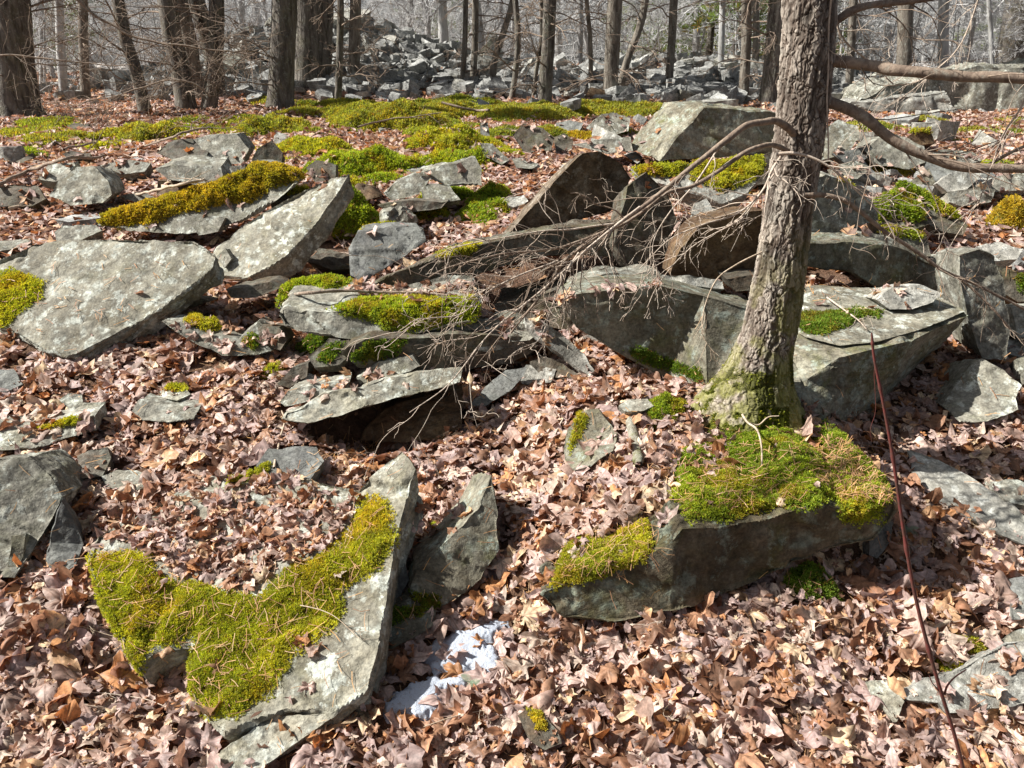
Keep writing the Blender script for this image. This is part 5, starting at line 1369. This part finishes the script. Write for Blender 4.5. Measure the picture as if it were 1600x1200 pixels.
# ---------------------------------------------------------------- sapling, sticks, snow and small things
sy_ = 1.36
sp_ = spline(pxpath([(1362, 520), (1366, 560), (1380, 630), (1396, 720), (1412, 830), (1432, 940), (1464, 1060), (1500, 1180), (1520, 1290), (1530, 1420)], sy_), 160)
sp_[-1][2] = min(sp_[-1][2], h(sp_[-1][0], sp_[-1][1])[0] - .03)
acc = Acc(); rr = np.interp(np.linspace(0, 1, 160), [0, .02, .1, 1], [.0014, .0022, .0024, .0052])
nodes = np.zeros(160)
for k in (8, 30, 52, 75, 100): nodes += np.exp(-((np.arange(160) - k) / 1.3) ** 2)
acc.tube(sp_, rr * (1 + .45 * nodes), 10)
q_ = spline(pxpath([(1476, 1085), (1480, 1072), (1492, 1058), (1510, 1046)], sy_), 20); acc.tube(q_, np.linspace(.0028, .0012, 20), 7)
q_ = spline(pxpath([(1474, 1088), (1464, 1076), (1456, 1066), (1452, 1055)], sy_), 16); acc.tube(q_, np.linspace(.002, .001, 16), 6)
q_ = spline(pxpath([(1368, 568), (1366, 585), (1368, 640), (1360, 670), (1362, 690)], sy_ + .01), 24); acc.tube(q_, np.linspace(.0006, .0004, 24), 4)
t = NT('red_sapling_bark'); geo = t.n('NewGeometry')
M['red'] = t.bsdf(t.mix(t.ramp(t.noise(geo.outputs['Position'], 60, 4), [(.4, 0.), (.62, 1.)]), (.16, .045, .04), (.10, .05, .04)), .45, None, spec=.4)
base_ = sp_[-1].copy()
o = link('sapling', acc.mesh('sapling', [M['red']], base_), None, base_); tag(o, 'thin dark red bare sapling rising from the bottom edge at the right', 'sapling')
def stick(pts, r0, r1, label, mat='limb', lift=.01, twigs=0, name='fallen_stick', cat='stick', tl=.2, hover=None, group=None):
    """a stick lying on the ground under the picture points"""
    G = []
    for p in pts:
        if len(p) > 2: g = at(p[0], p[1], y=p[2])
        else:
            g = ground(p[0], p[1])[0]
            hit = bvh.ray_cast(Vector(CAM), Vector(g - CAM).normalized())
            if hit[0] is not None: g = np.array(hit[0])
            g = g + np.array([0, 0, lift + r0])
        G.append(g)
    rng = np.random.default_rng(int(abs(pts[0][0]) * 13 + pts[0][1]))
    P = wiggle(spline(G, 16 * len(pts)), .008, rng, 6)
    acc = Acc(); acc.tube(P, np.linspace(r0, r1, len(P)) * (1 + .12 * vnoise(P * 30, 3)), 8)
    for k in range(twigs):
        i = int(rng.uniform(.2, .98) * (len(P) - 2)); dd = nrm(P[i + 1] - P[i]); s = np.cross(dd, rng.normal(0, 1, 3)); s /= np.linalg.norm(s); s[2] = abs(s[2]) * .7
        grow(acc, P[i], nrm(dd * .8 + s), tl * rng.uniform(.5, 1.3), r0 * .3, 1, rng, .1, .2, [0, 3, 2])
    o = link(name, acc.mesh(name, [M[mat]], P[0]), None, P[0]); tag(o, label, cat, group)
    return o
stick([(0, 302), (50, 278), (110, 262), (160, 256), (230, 238), (290, 220), (330, 206), (380, 184)], .016, .006, 'long thin fallen branch arching over the stones on the left', twigs=8, lift=.05, tl=.5)
stick([(16, 336), (80, 328), (160, 322), (220, 312), (300, 296), (325, 288)], .014, .007, 'bleached stick lying below the mottled boulder', 'paletwig', twigs=5, lift=.03, tl=.35)
stick([(412, 468), (470, 466), (540, 462), (600, 462), (660, 464), (700, 468)], .009, .005, 'dark stick lying along the top of the mossy ledge', twigs=4, tl=.12)
stick([(856, 712), (872, 680), (890, 640), (910, 592)], .004, .0025, 'thin upright twig leaning beside the yellow faced boulder', 'twig', lift=.02)
stick([(1402, 1028), (1430, 1012), (1470, 985), (1510, 965), (1540, 948)], .0075, .0055, 'short weathered branch lying in the leaves on the lower right', 'paletwig', lift=.02, twigs=2, tl=.08)
stick([(1300, 1150), (1345, 1100), (1360, 1060), (1368, 1000)], .003, .002, 'grey twig bent over the leaves beside the small green flat stone', 'twig', lift=.015, twigs=3, tl=.08)
stick([(430, 740), (436, 700), (444, 668), (440, 650)], .005, .003, 'root like stick propped against the jutting slab', 'paletwig', lift=.02)
stick([(1290, 470), (1330, 500), (1350, 520)], .004, .002, 'needle covered twig on the top of the huge layered block', 'twig', lift=.01, twigs=5, tl=.1)
stick([(690, 168), (720, 176), (745, 180), (765, 180)], .02, .018, 'short dark log among the far moss cushions', 'limb', lift=.05)
stick([(560, 214), (600, 202), (650, 196), (690, 190)], .012, .006, 'forked stick lying over the domed moss cushions', 'limb', lift=.1, twigs=4, tl=.4)
stick([(100, 240), (150, 230), (200, 226), (260, 222)], .012, .006, 'thin stick half hidden in leaves behind the mottled boulder', 'limb', lift=.03, twigs=3, tl=.3)
stick([(860, 220), (800, 210), (770, 200)], .008, .004, 'crooked twig near the upright slate', 'limb', lift=.04, twigs=4, tl=.3)
stick([(1320, 150), (1400, 158), (1500, 154), (1620, 150)], .025, .015, 'pale fallen pole lying in front of the far cliff', 'paletwig', lift=.25, twigs=5, tl=1.0)
for k, (a, b) in enumerate([((470, 960), (560, 1010)), ((120, 1090), (300, 1130)), ((980, 1110), (1060, 1170)), ((900, 1010), (1010, 990)), ((660, 1150), (800, 1120)), ((1150, 1000), (1330, 1040)), ((40, 985), (190, 1010)), ((700, 560), (790, 600)), ((300, 610), (380, 560)), ((360, 650), (450, 610))]):
    m_ = ((a[0] + b[0]) / 2 + 6, (a[1] + b[1]) / 2 - 8)
    stick([a, m_, b], .0016, .001, 'thin bare twig lying loose on the leaf litter', 'twig' if k % 2 else 'paletwig', lift=.03, twigs=2, tl=.07, name='twig', cat='twig', group='loose twigs on the leaf litter')
# rotten birch like log piece
acc = Acc(); P_ = wiggle(spline([ground(*p)[0] + np.array([0, 0, .03]) for p in [(984, 664), (988, 690), (992, 716), (996, 738)]], 40), .006, RNG, 12)
acc.tube(P_, .019 * (1 + .2 * vnoise(P_ * 30, 5)) * np.interp(np.arange(40), [0, 3, 36, 39], [.5, 1, 1, .6]), 20)
M['rotlog'] = wood_mat('rotten_wood', (.30, .30, .25), (.16, .14, .10), 40, .5, .6, .9, .01)
o = link('rotten_log', acc.mesh('rotten_log', [M['rotlog']], P_[0]), None, P_[0]); tag(o, 'short rotten log piece with moss and lichen beside the squarish boulder', 'log')
# snow
t = NT('old_snow'); geo = t.n('NewGeometry')
a_ = t.noise(geo.outputs['Position'], 120, 5, .7)
M['snow'] = t.bsdf(t.mix(t.ramp(t.noise(geo.outputs['Position'], 220, 3, .6), [(.56, 0.), (.68, 1.)]), (.40, .45, .53), (.24, .21, .19)), .5, a_, .8, .006, .5)
for poly, lab in zip(SNOW, ['old snow patch beside the leaning boulder, larger and brighter', 'thin icy snow patch strewn with leaves, nearer the camera']):
    poly = np.array(poly, float); lo, hi = poly.min(0) - 4, poly.max(0) + 4
    gx, gy = np.meshgrid(np.linspace(lo[0], hi[0], 110), np.linspace(lo[1], hi[1], 90))
    g = ground(gx.ravel(), gy.ravel())
    s = sdpoly(gx.ravel(), gy.ravel(), poly) + 13 * fbm(g * 34, 5, 4)
    g[:, 2] += -.002 + .024 * sstep(-4, 12, s) + .005 * fbm(g * 28, 8, 4) * sstep(0, 8, s)
    nn_ = 110; i = np.arange(89)[:, None] * nn_; j = np.arange(109)[None]
    F = np.stack([i + j, i + nn_ + j, i + nn_ + j + 1, i + j + 1], -1).reshape(-1, 4)
    F = F[s[F].min(1) > -5]
    used, inv = np.unique(F, return_inverse=True)
    V = g[used]; loc = V.mean(0)
    o = link('snow_patch', np_mesh('snow_patch', V - loc, inv.reshape(-1, 4), [M['snow']], True), None, loc); tag(o, lab, 'snow')
# a few small ferns
t = NT('fern'); M['fern'] = t.bsdf((.10, .15, .07), .6, None, trans=.25)
t = NT('pale_fern'); M['pfern'] = t.bsdf((.24, .32, .22), .6, None, trans=.25)
def fern(px_, row, ln, n, mat, label):
    g = ground(px_, row)[0]; g[2] += .03
    rng = np.random.default_rng(int(px_)); V, F = [], []
    for k in range(n):
        a = rng.uniform(0, 6.28); el = rng.uniform(.1, .5)
        d = np.array([math.cos(a) * math.cos(el), math.sin(a) * math.cos(el), math.sin(el)]); sd_ = nrm(np.cross(d, [0, 0, 1])); m = 16
        for q in range(m):
            f = q / m; p = g + d * ln * f + np.array([0, 0, -.4 * ln * f * f])
            w = ln * .30 * math.sin(math.pi * min(1, .15 + f * .85)) ; 
            for s_ in (-1, 1):
                b = len(V); e = p + sd_ * s_ * w + d * ln * .03
                V += [p - d * ln * .018, p + d * ln * .018, e + d * ln * .012, e - d * ln * .012]; F.append((b, b + 1, b + 2, b + 3))
    o = link('fern', np_mesh('fern', np.array(V) - g, np.array(F), [M[mat]], False), None, g); tag(o, label, 'fern')
fern(215, 532, .07, 7, 'fern', 'small dark green fern at the foot of the broad bright slab')
fern(735, 1078, .045, 5, 'pfern', 'tiny pale fern sprig at the edge of the thin icy snow')
fern(1418, 838, .04, 5, 'pfern', 'pale feathery sprig beside the end of the long low block')
# ---------------------------------------------------------------- loose slate further off
FL = []
for k in range(14):
    r = np.random.default_rng(500 + k)
    m = r.integers(5, 8); a = np.sort(r.uniform(0, 6.28, m)); a = np.linspace(0, 6.28, m, endpoint=False) + r.uniform(-.35, .35, m)
    rad_ = r.uniform(.6, 1.1, m)
    poly = np.stack([np.cos(a) * rad_ * 1.25, np.sin(a) * rad_, r.uniform(-.06, .06, m)], 1) * .5
    V, F, lay = rock_shape(poly, (0, 0, 1), r.uniform(.12, .5), None, r.uniform(.75, .95), .06, 700 + k, 1.2, 1.0)
    V[:, 2] -= V[:, 2].min()
    mt = ['rubble', 'slate', 'white', 'blue'][k % 4] if k < 4 else ['rubble', 'white'][k % 2]
    FL.append((mk_mesh_rock('slate_flake', V, F, lay, np.zeros(3), M[mt]), V, F, lay))
first = {}
def flake(k, x, y, z, s, rot, label, group):
    o = bpy.data.objects.new('slate_flake', FL[k][0]); COL.objects.link(o)
    o.location = (x, y, z); o.scale = (s, s, s * 1.0); o.rotation_euler = rot
    tag(o, label, 'rock', group)
rng = np.random.default_rng(77)
def scatter_flakes(n, xr, yr, smin, smax, tilt, label, group, dens=None, lift=0):
    c_ = 0; tr = 0
    while c_ < n and tr < n * 30:
        tr += 1
        px_, row = rng.uniform(*xr), rng.uniform(*yr)
        g = ground(px_, row)[0]
        if dens is not None and rng.random() > dens(px_, row, g): continue
        d = np.linalg.norm(g - CAM)
        s = rng.uniform(smin, smax) * rng.choice([.6, 1, 1.5], p=[.5, .35, .15])
        flake(rng.integers(0, 14), g[0], g[1], g[2] - .05 * s + lift, s, (rng.normal(0, tilt), rng.normal(0, tilt), rng.uniform(0, 6.28)), label, group); c_ += 1
def far_y(p): return p[1]
hp = 'angular grey slabs in the far rubble heaps'
def heap(n, cx, cy, sx, sy, smin, smax, which):
    for k in range(n):
        x = rng.normal(cx, sx * .55); y = cy - abs(rng.normal(0, sy * .5)) + .25 * sy
        s = rng.uniform(smin, smax) * rng.choice([.7, 1, 1.5], p=[.45, .4, .15])
        kk = rng.integers(0, 14)
        flake(kk, x, y, h(x, y)[0] + rng.uniform(-.1, .15), s, (rng.normal(0, .5), rng.normal(0, .5), rng.uniform(0, 6.28)), '%s %s slab of slate in the %s' % ('broad' if s > .6 else 'small', (['whitish', 'grey green', 'pale grey', 'dark blue'][kk] if kk < 4 else ['whitish', 'pale grey'][kk % 2]), which), hp + ', ' + which)
heap(40, -6.1, 20.0, 2.4, 2.8, .38, .75, 'left far heap')
heap(38, -3.3, 20.0, 2.2, 2.8, .38, .75, 'tallest far heap')
heap(46, 2.4, 19.5, 5.0, 3.0, .32, .65, 'long low far heap')
# the finer rubble between them
Vs, Fs, Ls, nn = [], [], [], 0
for k in range(3600):
    c0 = [(-6.1, 20.6, 2.9, 2.4), (-3.3, 20.6, 2.7, 2.4), (2.2, 19.5, 6.0, 2.6), (6.5, 19.5, 3.5, 2.2)][rng.integers(0, 4)]
    x = rng.normal(c0[0], c0[2] * .6); y = rng.normal(c0[1] - 1.2, c0[3] * .6); s = rng.uniform(.16, .5)
    me_, V, F, lay = FL[rng.integers(0, 14)]
    keep = slice(None)
    R_ = np.array(Matrix.Rotation(rng.uniform(0, 6.28), 3, 'Z') @ Matrix.Rotation(rng.normal(0, .5), 3, 'X'))
    Vs.append((V * s) @ R_.T + np.array([x, y, h(x, y)[0] + rng.uniform(-.1, .1)])); Fs.append(F + nn); Ls.append(lay * s); nn += len(V)
me = np_mesh('rubble', np.concatenate(Vs), np.concatenate(Fs), [M['rubble']], True, {'lay': ('FLOAT', np.concatenate(Ls))}); me.set_sharp_from_angle(angle=.6)
tag(link('rubble', me), 'fine grey rubble of slate filling the far heaps', 'rubble', kind='stuff')
gs = 'small slates strewn over the slope'
scatter_flakes(42, (1295, 1640), (168, 330), .22, .42, .25, 'small grey slate strewn over the right hand slope', gs)
scatter_flakes(18, (980, 1300), (150, 200), .3, .6, .25, 'small grey slate strewn below the far rubble heap', 'small slates below the far rubble')
scatter_flakes(20, (560, 1000), (140, 165), .3, .6, .3, 'grey slate lying near the foot of the middle trees', 'slates by the middle trees')
scatter_flakes(38, (480, 1060), (200, 330), .12, .34, .3, 'small slate between the moss cushions', 'small slates between the moss cushions')
scatter_flakes(24, (0, 480), (180, 360), .12, .32, .2, 'little slate poking out of leaves on the left slope', 'small slates on the left slope')
scatter_flakes(16, (1500, 1640), (300, 620), .10, .22, .3, 'small slate at the right margin of the slope', 'small slates at the right margin')
scatter_flakes(8, (380, 560), (520, 640), .10, .20, .3, 'small broken slate in the leaves below the pale ledge', 'small slates below the pale ledge')
scatter_flakes(6, (760, 980), (500, 600), .10, .18, .3, 'small broken slate beside the plank shaped stone', 'small slates beside the plank shaped stone')
rock('cliff', 'long pale grey rock ledge far off on the right', [(1325, 172), (1345, 148), (1385, 128), (1440, 118), (1530, 104), (1640, 96), (1800, 90), (1800, 176), (1500, 176)], (.05, -.98, .18), 3, 'slate', foot=178, anc=8, ext=(.2, 1.2, .02), taper=.97, name='rock_ledge', rough=1.8, strata=2.5)
rock('cliff2', 'broken lower step of the far rock ledge', [(1300, 176), (1330, 158), (1400, 150), (1480, 140), (1500, 178)], (-.1, -.95, .3), 1, 'white', foot=182, anc=4, ext=(.1, .8, .0), taper=.9, name='rock_ledge', rough=1.8, strata=2.0)
# ---------------------------------------------------------------- trees behind
def mid_tree(pts, w, base, mat, label, seed, branches=10, bl=1.6, moss=False, up=7.0, bz=(0.3, 6.0), bdir=None, flare=.5, brd=.02):
    """trunk along picture points (top to foot), width in pixels"""
    rng = np.random.default_rng(seed)
    y = ground(pts[-1][0], base)[0, 1]
    P = [at(p[0], p[1], y=y) for p in pts][::-1]
    t_ = np.linalg.norm(P[0] - CAM); r = w / 2 / FPX * t_
    P[0][2] = h(P[0][0], y)[0] - .05
    d = nrm(P[-1] - P[-2]); P.append(P[-1] + np.array([d[0] * .8, rng.normal(0, .05), 1]) * up * .5); P.append(P[-1] + np.array([d[0] * .6, rng.normal(0, .05), 1]) * up * .5)
    S = spline(P, 150); z0 = P[0][2]
    R = r * np.interp(S[:, 2] - z0, [0, .25, .8, 3, 9], [1 + flare, 1 + flare * .4, 1.05, 1, .75])
    ns = 28
    th = np.arange(ns) * 2 * math.pi / ns
    q = np.stack([np.cos(th)[None] * 3 + 0 * S[:, :1], np.sin(th)[None] * 3 + 0 * S[:, :1], S[:, 2:3] * 1.5 + 0 * th[None]], -1).reshape(-1, 3)
    V = (S[:, None] + (R[:, None] * (1 + .09 * fbm(q, seed, 4).reshape(150, ns) + .25 * flare * np.exp(-(S[:, 2:3] - z0) / .2) * np.sin(th * 5 + seed)[None]))[:, :, None] * np.stack([np.cos(th), np.sin(th), 0 * th], 1)[None]).reshape(-1, 3)
    i = np.arange(149)[:, None] * ns; j = np.arange(ns)[None]; jn = (j + 1) % ns
    F = np.stack([i + j, i + jn, i + ns + jn, i + ns + j], -1).reshape(-1, 4)
    root = bpy.data.objects.new('tree', None); COL.objects.link(root); loc = P[0].copy(); root.location = loc
    tag(root, label, 'tree')
    link('trunk', np_mesh('trunk', V - loc, F, [M[mat]], True), root)
    if branches:
        acc = Acc()
        for k in range(branches):
            zz = z0 + rng.uniform(*bz); i = np.argmin(abs(S[:, 2] - zz)); a = rng.uniform(0, 6.28)
            if bdir is not None: a = bdir + rng.normal(0, .6)
            d0 = np.array([math.cos(a), math.sin(a), rng.uniform(-.25, .35)])
            grow(acc, S[i] + d0 * R[i] * .6, d0, bl * rng.uniform(.5, 1.3), min(R[i] * .3, brd) * rng.uniform(.5, 1), 0, rng, .08, .16, [5, 4, 2], minr=.0022, kl=.5, spread=.8)
        link('branches', acc.mesh('branches', [M['limb' if mat != 'fartree' else 'farbranch']], loc), root)
    return root
D_, G_ = 'trunkdark', 'trunkgrey'
MT = [
 ([(12, -20), (18, 60), (22, 120), (26, 182)], 44, 184, D_, 'massive dark trunk with a flared foot at the left edge', 10, 1.6, .7),
 ([(128, -20), (130, 60), (132, 150)], 11, 156, G_, 'slim grey trunk right of the massive left edge trunk', 9, 1.2, .3),
 ([(180, -20), (196, 60), (212, 110), (228, 178)], 15, 180, D_, 'thin dark trunk leaning left, with long crossing branches', 12, 1.8, .3),
 ([(258, -20), (270, 60), (282, 110), (291, 172)], 24, 175, D_, 'dark trunk leaning slightly, just left of the paired trunks', 8, 1.3, .3),
 ([(276, -20), (294, 60), (304, 120), (316, 150)], 20, 158, G_, 'grey trunk half hidden behind the left one of the paired trunks', 7, 1.3, .2),
 ([(300, -20), (322, 50), (334, 100), (338, 150)], 22, 156, D_, 'crooked trunk of the pair crossing behind its neighbour', 7, 1.3, .2),
 ([(338, -20), (338, 60), (334, 110), (324, 174)], 19, 175, D_, 'straight slim trunk in front of the crooked one', 6, 1.2, .3),
 ([(445, -20), (443, 60), (440, 120), (436, 170)], 33, 173, D_, 'thick dark moss footed trunk in the middle left, alone', 9, 1.5, .35),
 ([(482, -20), (482, 60), (482, 132)], 38, 136, D_, 'broad far trunk, left one of two standing close together', 7, 1.6, .2),
 ([(508, -20), (505, 60), (502, 128)], 24, 132, D_, 'far trunk touching the broad far trunk on its right', 7, 1.4, .2),
 ([(532, -20), (531, 80), (527, 166)], 9, 168, D_, 'thin black trunk right of the thick moss footed trunk', 16, .9, .3),
 ([(556, -20), (554, 60), (552, 128)], 15, 134, G_, 'grey trunk standing in the far rubble', 7, 1.2, .2),
 ([(728, -20), (726, 70), (721, 138)], 7, 140, D_, 'left stem of a thin double stem in front of the rubble', 9, 1.0, .2),
 ([(743, -20), (742, 70), (738, 134)], 9, 138, G_, 'right stem of a thin double stem in front of the rubble', 8, 1.0, .2),
 ([(806, -20), (790, 40), (774, 90), (766, 135)], 9, 140, G_, 'slender stem leaning right, left of the thin wavy stem', 9, 1.0, .2),
 ([(804, -20), (809, 50), (806, 110), (798, 155)], 8, 158, D_, 'thin wavy dark stem between the double stem and the brown trunk', 9, 1.0, .2),
 ([(860, -20), (857, 60), (853, 120), (851, 162)], 18, 165, D_, 'brown trunk bristling with short dead branches', 26, 1.1, .25),
 ([(846, -20), (846, 60), (838, 110), (834, 156)], 6, 158, D_, 'dead thin stem just left of the brown bristling trunk', 8, .8, .2),
 ([(915, -20), (922, 60), (924, 138)], 6, 142, G_, 'thin pale stem between the brown trunk and the grey ringed trunk', 8, .9, .2),
 ([(962, -20), (957, 70), (953, 148)], 20, 153, G_, 'smooth grey trunk of medium width right of the brown bristling trunk', 18, 1.4, .15),
 ([(1012, -20), (1000, 40), (980, 95), (966, 140)], 10, 146, G_, 'slender trunk leaning right behind the smooth grey trunk', 8, 1.0, .2),
 ([(1054, -20), (1050, 60), (1044, 138)], 11, 143, G_, 'slim trunk left of the two tone boulder', 14, 1.2, .2),
 ([(1168, -20), (1166, 70), (1162, 152)], 13, 158, G_, 'slim grey trunk left of the dark trunk behind the foreground tree', 9, 1.2, .2),
 ([(1180, -20), (1182, 60), (1180, 110)], 9, 125, G_, 'faint far trunk behind the foreground tree', 7, 1.0, .2),
 ([(1218, -20), (1212, 60), (1206, 120), (1200, 160)], 24, 165, D_, 'dark trunk partly hidden behind the foreground tree', 12, 1.2, .3),
 ([(1418, -20), (1414, 70), (1410, 150)], 18, 160, G_, 'lichen spotted grey trunk on the right in front of the cliff', 12, 1.2, .2),
 ([(1335, -20), (1330, 70), (1328, 140)], 10, 150, G_, 'slim trunk just right of the foreground tree', 8, 1.0, .2),
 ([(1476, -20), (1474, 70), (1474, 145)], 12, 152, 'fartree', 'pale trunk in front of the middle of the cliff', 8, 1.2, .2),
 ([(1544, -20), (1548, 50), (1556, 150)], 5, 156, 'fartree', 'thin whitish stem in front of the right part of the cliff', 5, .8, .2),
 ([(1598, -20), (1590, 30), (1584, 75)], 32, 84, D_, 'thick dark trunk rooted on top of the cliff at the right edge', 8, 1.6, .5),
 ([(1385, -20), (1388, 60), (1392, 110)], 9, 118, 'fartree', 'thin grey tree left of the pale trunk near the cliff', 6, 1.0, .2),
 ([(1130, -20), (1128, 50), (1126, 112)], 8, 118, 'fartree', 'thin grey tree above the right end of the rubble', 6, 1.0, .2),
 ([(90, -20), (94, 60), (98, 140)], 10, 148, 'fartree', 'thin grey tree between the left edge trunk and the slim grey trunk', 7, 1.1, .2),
 ([(60, -20), (66, 60), (64, 130)], 7, 140, 'fartree', 'faint thin tree close to the massive left edge trunk', 6, 1.0, .2)]
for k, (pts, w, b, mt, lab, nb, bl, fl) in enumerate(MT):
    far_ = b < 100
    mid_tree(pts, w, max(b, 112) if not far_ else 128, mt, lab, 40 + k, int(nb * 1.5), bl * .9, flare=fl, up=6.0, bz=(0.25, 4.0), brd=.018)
# long branches crossing the top left
acc_l = [([(110, -10), (150, 25), (200, 50), (260, 68), (330, 76), (400, 88)], .022, .008, 11.5), ([(-20, 86), (60, 90), (130, 98), (210, 102)], .014, .006, 11.5), ([(330, 150), (300, 132), (260, 128), (180, 150), (120, 165)], .014, .006, 11.0)]
for k, (pp, r0, r1, yy) in enumerate(acc_l):
    P_ = pxpath(pp, yy); lab = ['long bare bough crossing the upper left in front of the trunks', 'thin level bough reaching in from the left edge', 'low bent bough near the ground among the left trunks'][k]
    acc = Acc(); S = wiggle(spline(P_, 80), .03, RNG, 3); acc.tube(S, np.linspace(r0, r1, 80), 8); rr_ = np.random.default_rng(k)
    for q in range(22):
        i = rr_.integers(5, 78); dd = nrm(S[i + 1] - S[i]); s = nrm(np.cross(dd, rr_.normal(0, 1, 3)))
        grow(acc, S[i], nrm(dd + s), .8, r1 * .5, 1, rr_, .1, .2, [0, 4, 2], minr=.0025)
    o = link('bough', acc.mesh('bough', [M['limb']], P_[0]), None, P_[0]); tag(o, lab, 'branch')
# forest copies
def forest_variant(seed, H, r, kind):
    rng = np.random.default_rng(seed); n = 9
    P = [np.zeros(3)]
    d = nrm([rng.normal(0, .08), rng.normal(0, .08), 1])
    for k in range(n): d = nrm(d + np.array([rng.normal(0, .05), rng.normal(0, .05), .1])); P.append(P[-1] + d * H / n)
    S = spline(P, 50); R = np.interp(np.linspace(0, 1, 50), [0, .03, 1], [r * 1.3, r, r * .35])
    a = Acc(); a.tube(S, R * (1 + .08 * vnoise(S * 3, seed)), 9)
    b = Acc()
    nb = 26 if kind == 'tree' else 30
    for k in range(nb):
        f = rng.uniform(.05, .98); i = int(f * 49); an = rng.uniform(0, 6.28)
        d0 = np.array([math.cos(an), math.sin(an), rng.uniform(.0, .9)])
        grow(b, S[i], d0, (1.9 if kind == 'tree' else 1.5) * rng.uniform(.4, 1.2), max(R[i] * .3, .006), 0, rng, .02, .2, [6, 5, 2], sides=(4, 3, 3, 3), minr=.0035, kl=.52, up=.05)
    return a.mesh('trunk', [M['fartree']]), b.mesh('branches', [M['farbranch']])
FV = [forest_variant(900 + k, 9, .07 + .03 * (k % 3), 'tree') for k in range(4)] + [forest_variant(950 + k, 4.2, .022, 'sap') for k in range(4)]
rng = np.random.default_rng(31)
def plant(k, x, y, s, rz, label, group):
    tr = bpy.data.objects.new('tree' if k < 4 else 'sapling', FV[k][0]); COL.objects.link(tr)
    tr.location = (x, y, h(x, y)[0] - .05); tr.scale = (s, s, s); tr.rotation_euler = (rng.normal(0, .06), rng.normal(0, .06), rz)
    br = bpy.data.objects.new('branches', FV[k][1]); COL.objects.link(br); br.parent = tr
    q_ = 800 + FPX * x / y
    w_ = 'behind the left trunks' if q_ < 350 else ('behind the tall rubble heaps' if q_ < 750 else ('behind the long low rubble heap' if q_ < 1200 else 'beyond the far rock ledge'))
    dp = ' at the near edge of the wood' if y < 28 else (' in the middle of the wood' if y < 42 else ' deep in the wood')
    tag(tr, label + ' ' + w_ + dp, 'tree' if k < 4 else 'sapling', group + ' ' + w_ + dp)
for q in range(120):
    y = 22 + 45 * rng.random() ** 1.3; x = rng.uniform(-.78, .78) * y
    plant(rng.integers(0, 4), x, y, rng.uniform(.7, 1.3), rng.uniform(0, 6.28), 'bare grey tree', 'bare trees')
for q in range(190):
    y = 19 + 34 * rng.random() ** 1.2; x = rng.uniform(-.78, .78) * y
    if y < 21 and -7 < x < 8 and rng.random() < .75: continue
    plant(4 + rng.integers(0, 4), x, y, rng.uniform(.7, 1.3), rng.uniform(0, 6.28), 'leafless twiggy sapling', 'leafless saplings')
# evergreens
M['ever'] = attr_mat('evergreen_needles', .6, .3, (1, 1.1, .7), fine=5)
def evergreen(x, y, s, seed, label, lo=1.0):
    rng = np.random.default_rng(seed); H = 9 * s
    root = bpy.data.objects.new('evergreen_tree', None); COL.objects.link(root); loc = np.array([x, y, h(x, y)[0]]); root.location = loc
    tag(root, label, 'tree')
    a = Acc(); S = np.stack([0 * np.linspace(0, H, 12), 0 * np.linspace(0, H, 12), np.linspace(-.1, H, 12)], 1); a.tube(S, np.linspace(.14 * s, .03, 12), 10)
    P, N = [], []
    for k in range(int(75 * s)):
        z = lo + (H - lo) * (k / (75 * s)) ; L = (2.9 * s) * (1 - z / H * .8) * rng.uniform(.5, 1.1); an = rng.uniform(0, 6.28)
        d = np.array([math.cos(an), math.sin(an), .05]); m = 10; pts = np.array([[0, 0, z]]) + d * np.linspace(0, L, m)[:, None] + np.array([0, 0, -1]) * (np.linspace(0, 1, m)[:, None] ** 2) * L * .25
        a.tube(pts, np.linspace(.018, .004, m), 4)
        for q in range(60):
            f = rng.uniform(.25, 1); c = np.array([np.interp(f * (m - 1), np.arange(m), pts[:, e]) for e in range(3)])
            sd_ = np.array([-d[1], d[0], 0]) * rng.normal(0, .22) * L * (1.2 - f)
            P.append(c + sd_ + rng.normal(0, .04, 3)); N.append(nrm(d * .7 + sd_ * 1.2 + np.array([0, 0, -.1])))
    link('trunk', a.mesh('trunk', [M['trunkdark']]), root)
    P, N = np.array(P), np.array(N)
    V, F, C = sprigs(P, N, .20, ((.26, .33, .10), (.15, .22, .07)), rng, 0, 6, .12)
    link('foliage', np_mesh('foliage', V, F, [M['ever']], False, {'col': ('FLOAT_COLOR', C)}), root)
def gx(px_, y): return (px_ - 800) / FPX * y * 1.03
evergreen(gx(1115, 22), 22, .85, 1, 'feathery evergreen behind the rubble, left of the foreground trunk', lo=.35)
evergreen(gx(1075, 30), 30, 1.0, 2, 'taller evergreen further back to the left of the feathery one', lo=.8)
evergreen(gx(1190, 27), 27, .9, 7, 'evergreen half hidden by the foreground trunk', lo=.3)
evergreen(gx(1010, 38), 38, 1.1, 3, 'distant evergreen above the middle of the rubble', lo=.8)
evergreen(gx(700, 42), 42, 1.1, 4, 'distant dim evergreen above the left rubble heap', lo=.8)
evergreen(gx(1500, 33), 33, 1.0, 5, 'dim evergreen behind the cliff on the right', lo=.8)
evergreen(gx(170, 36), 36, 1.1, 6, 'dim evergreen far behind the left trunks', lo=.8)
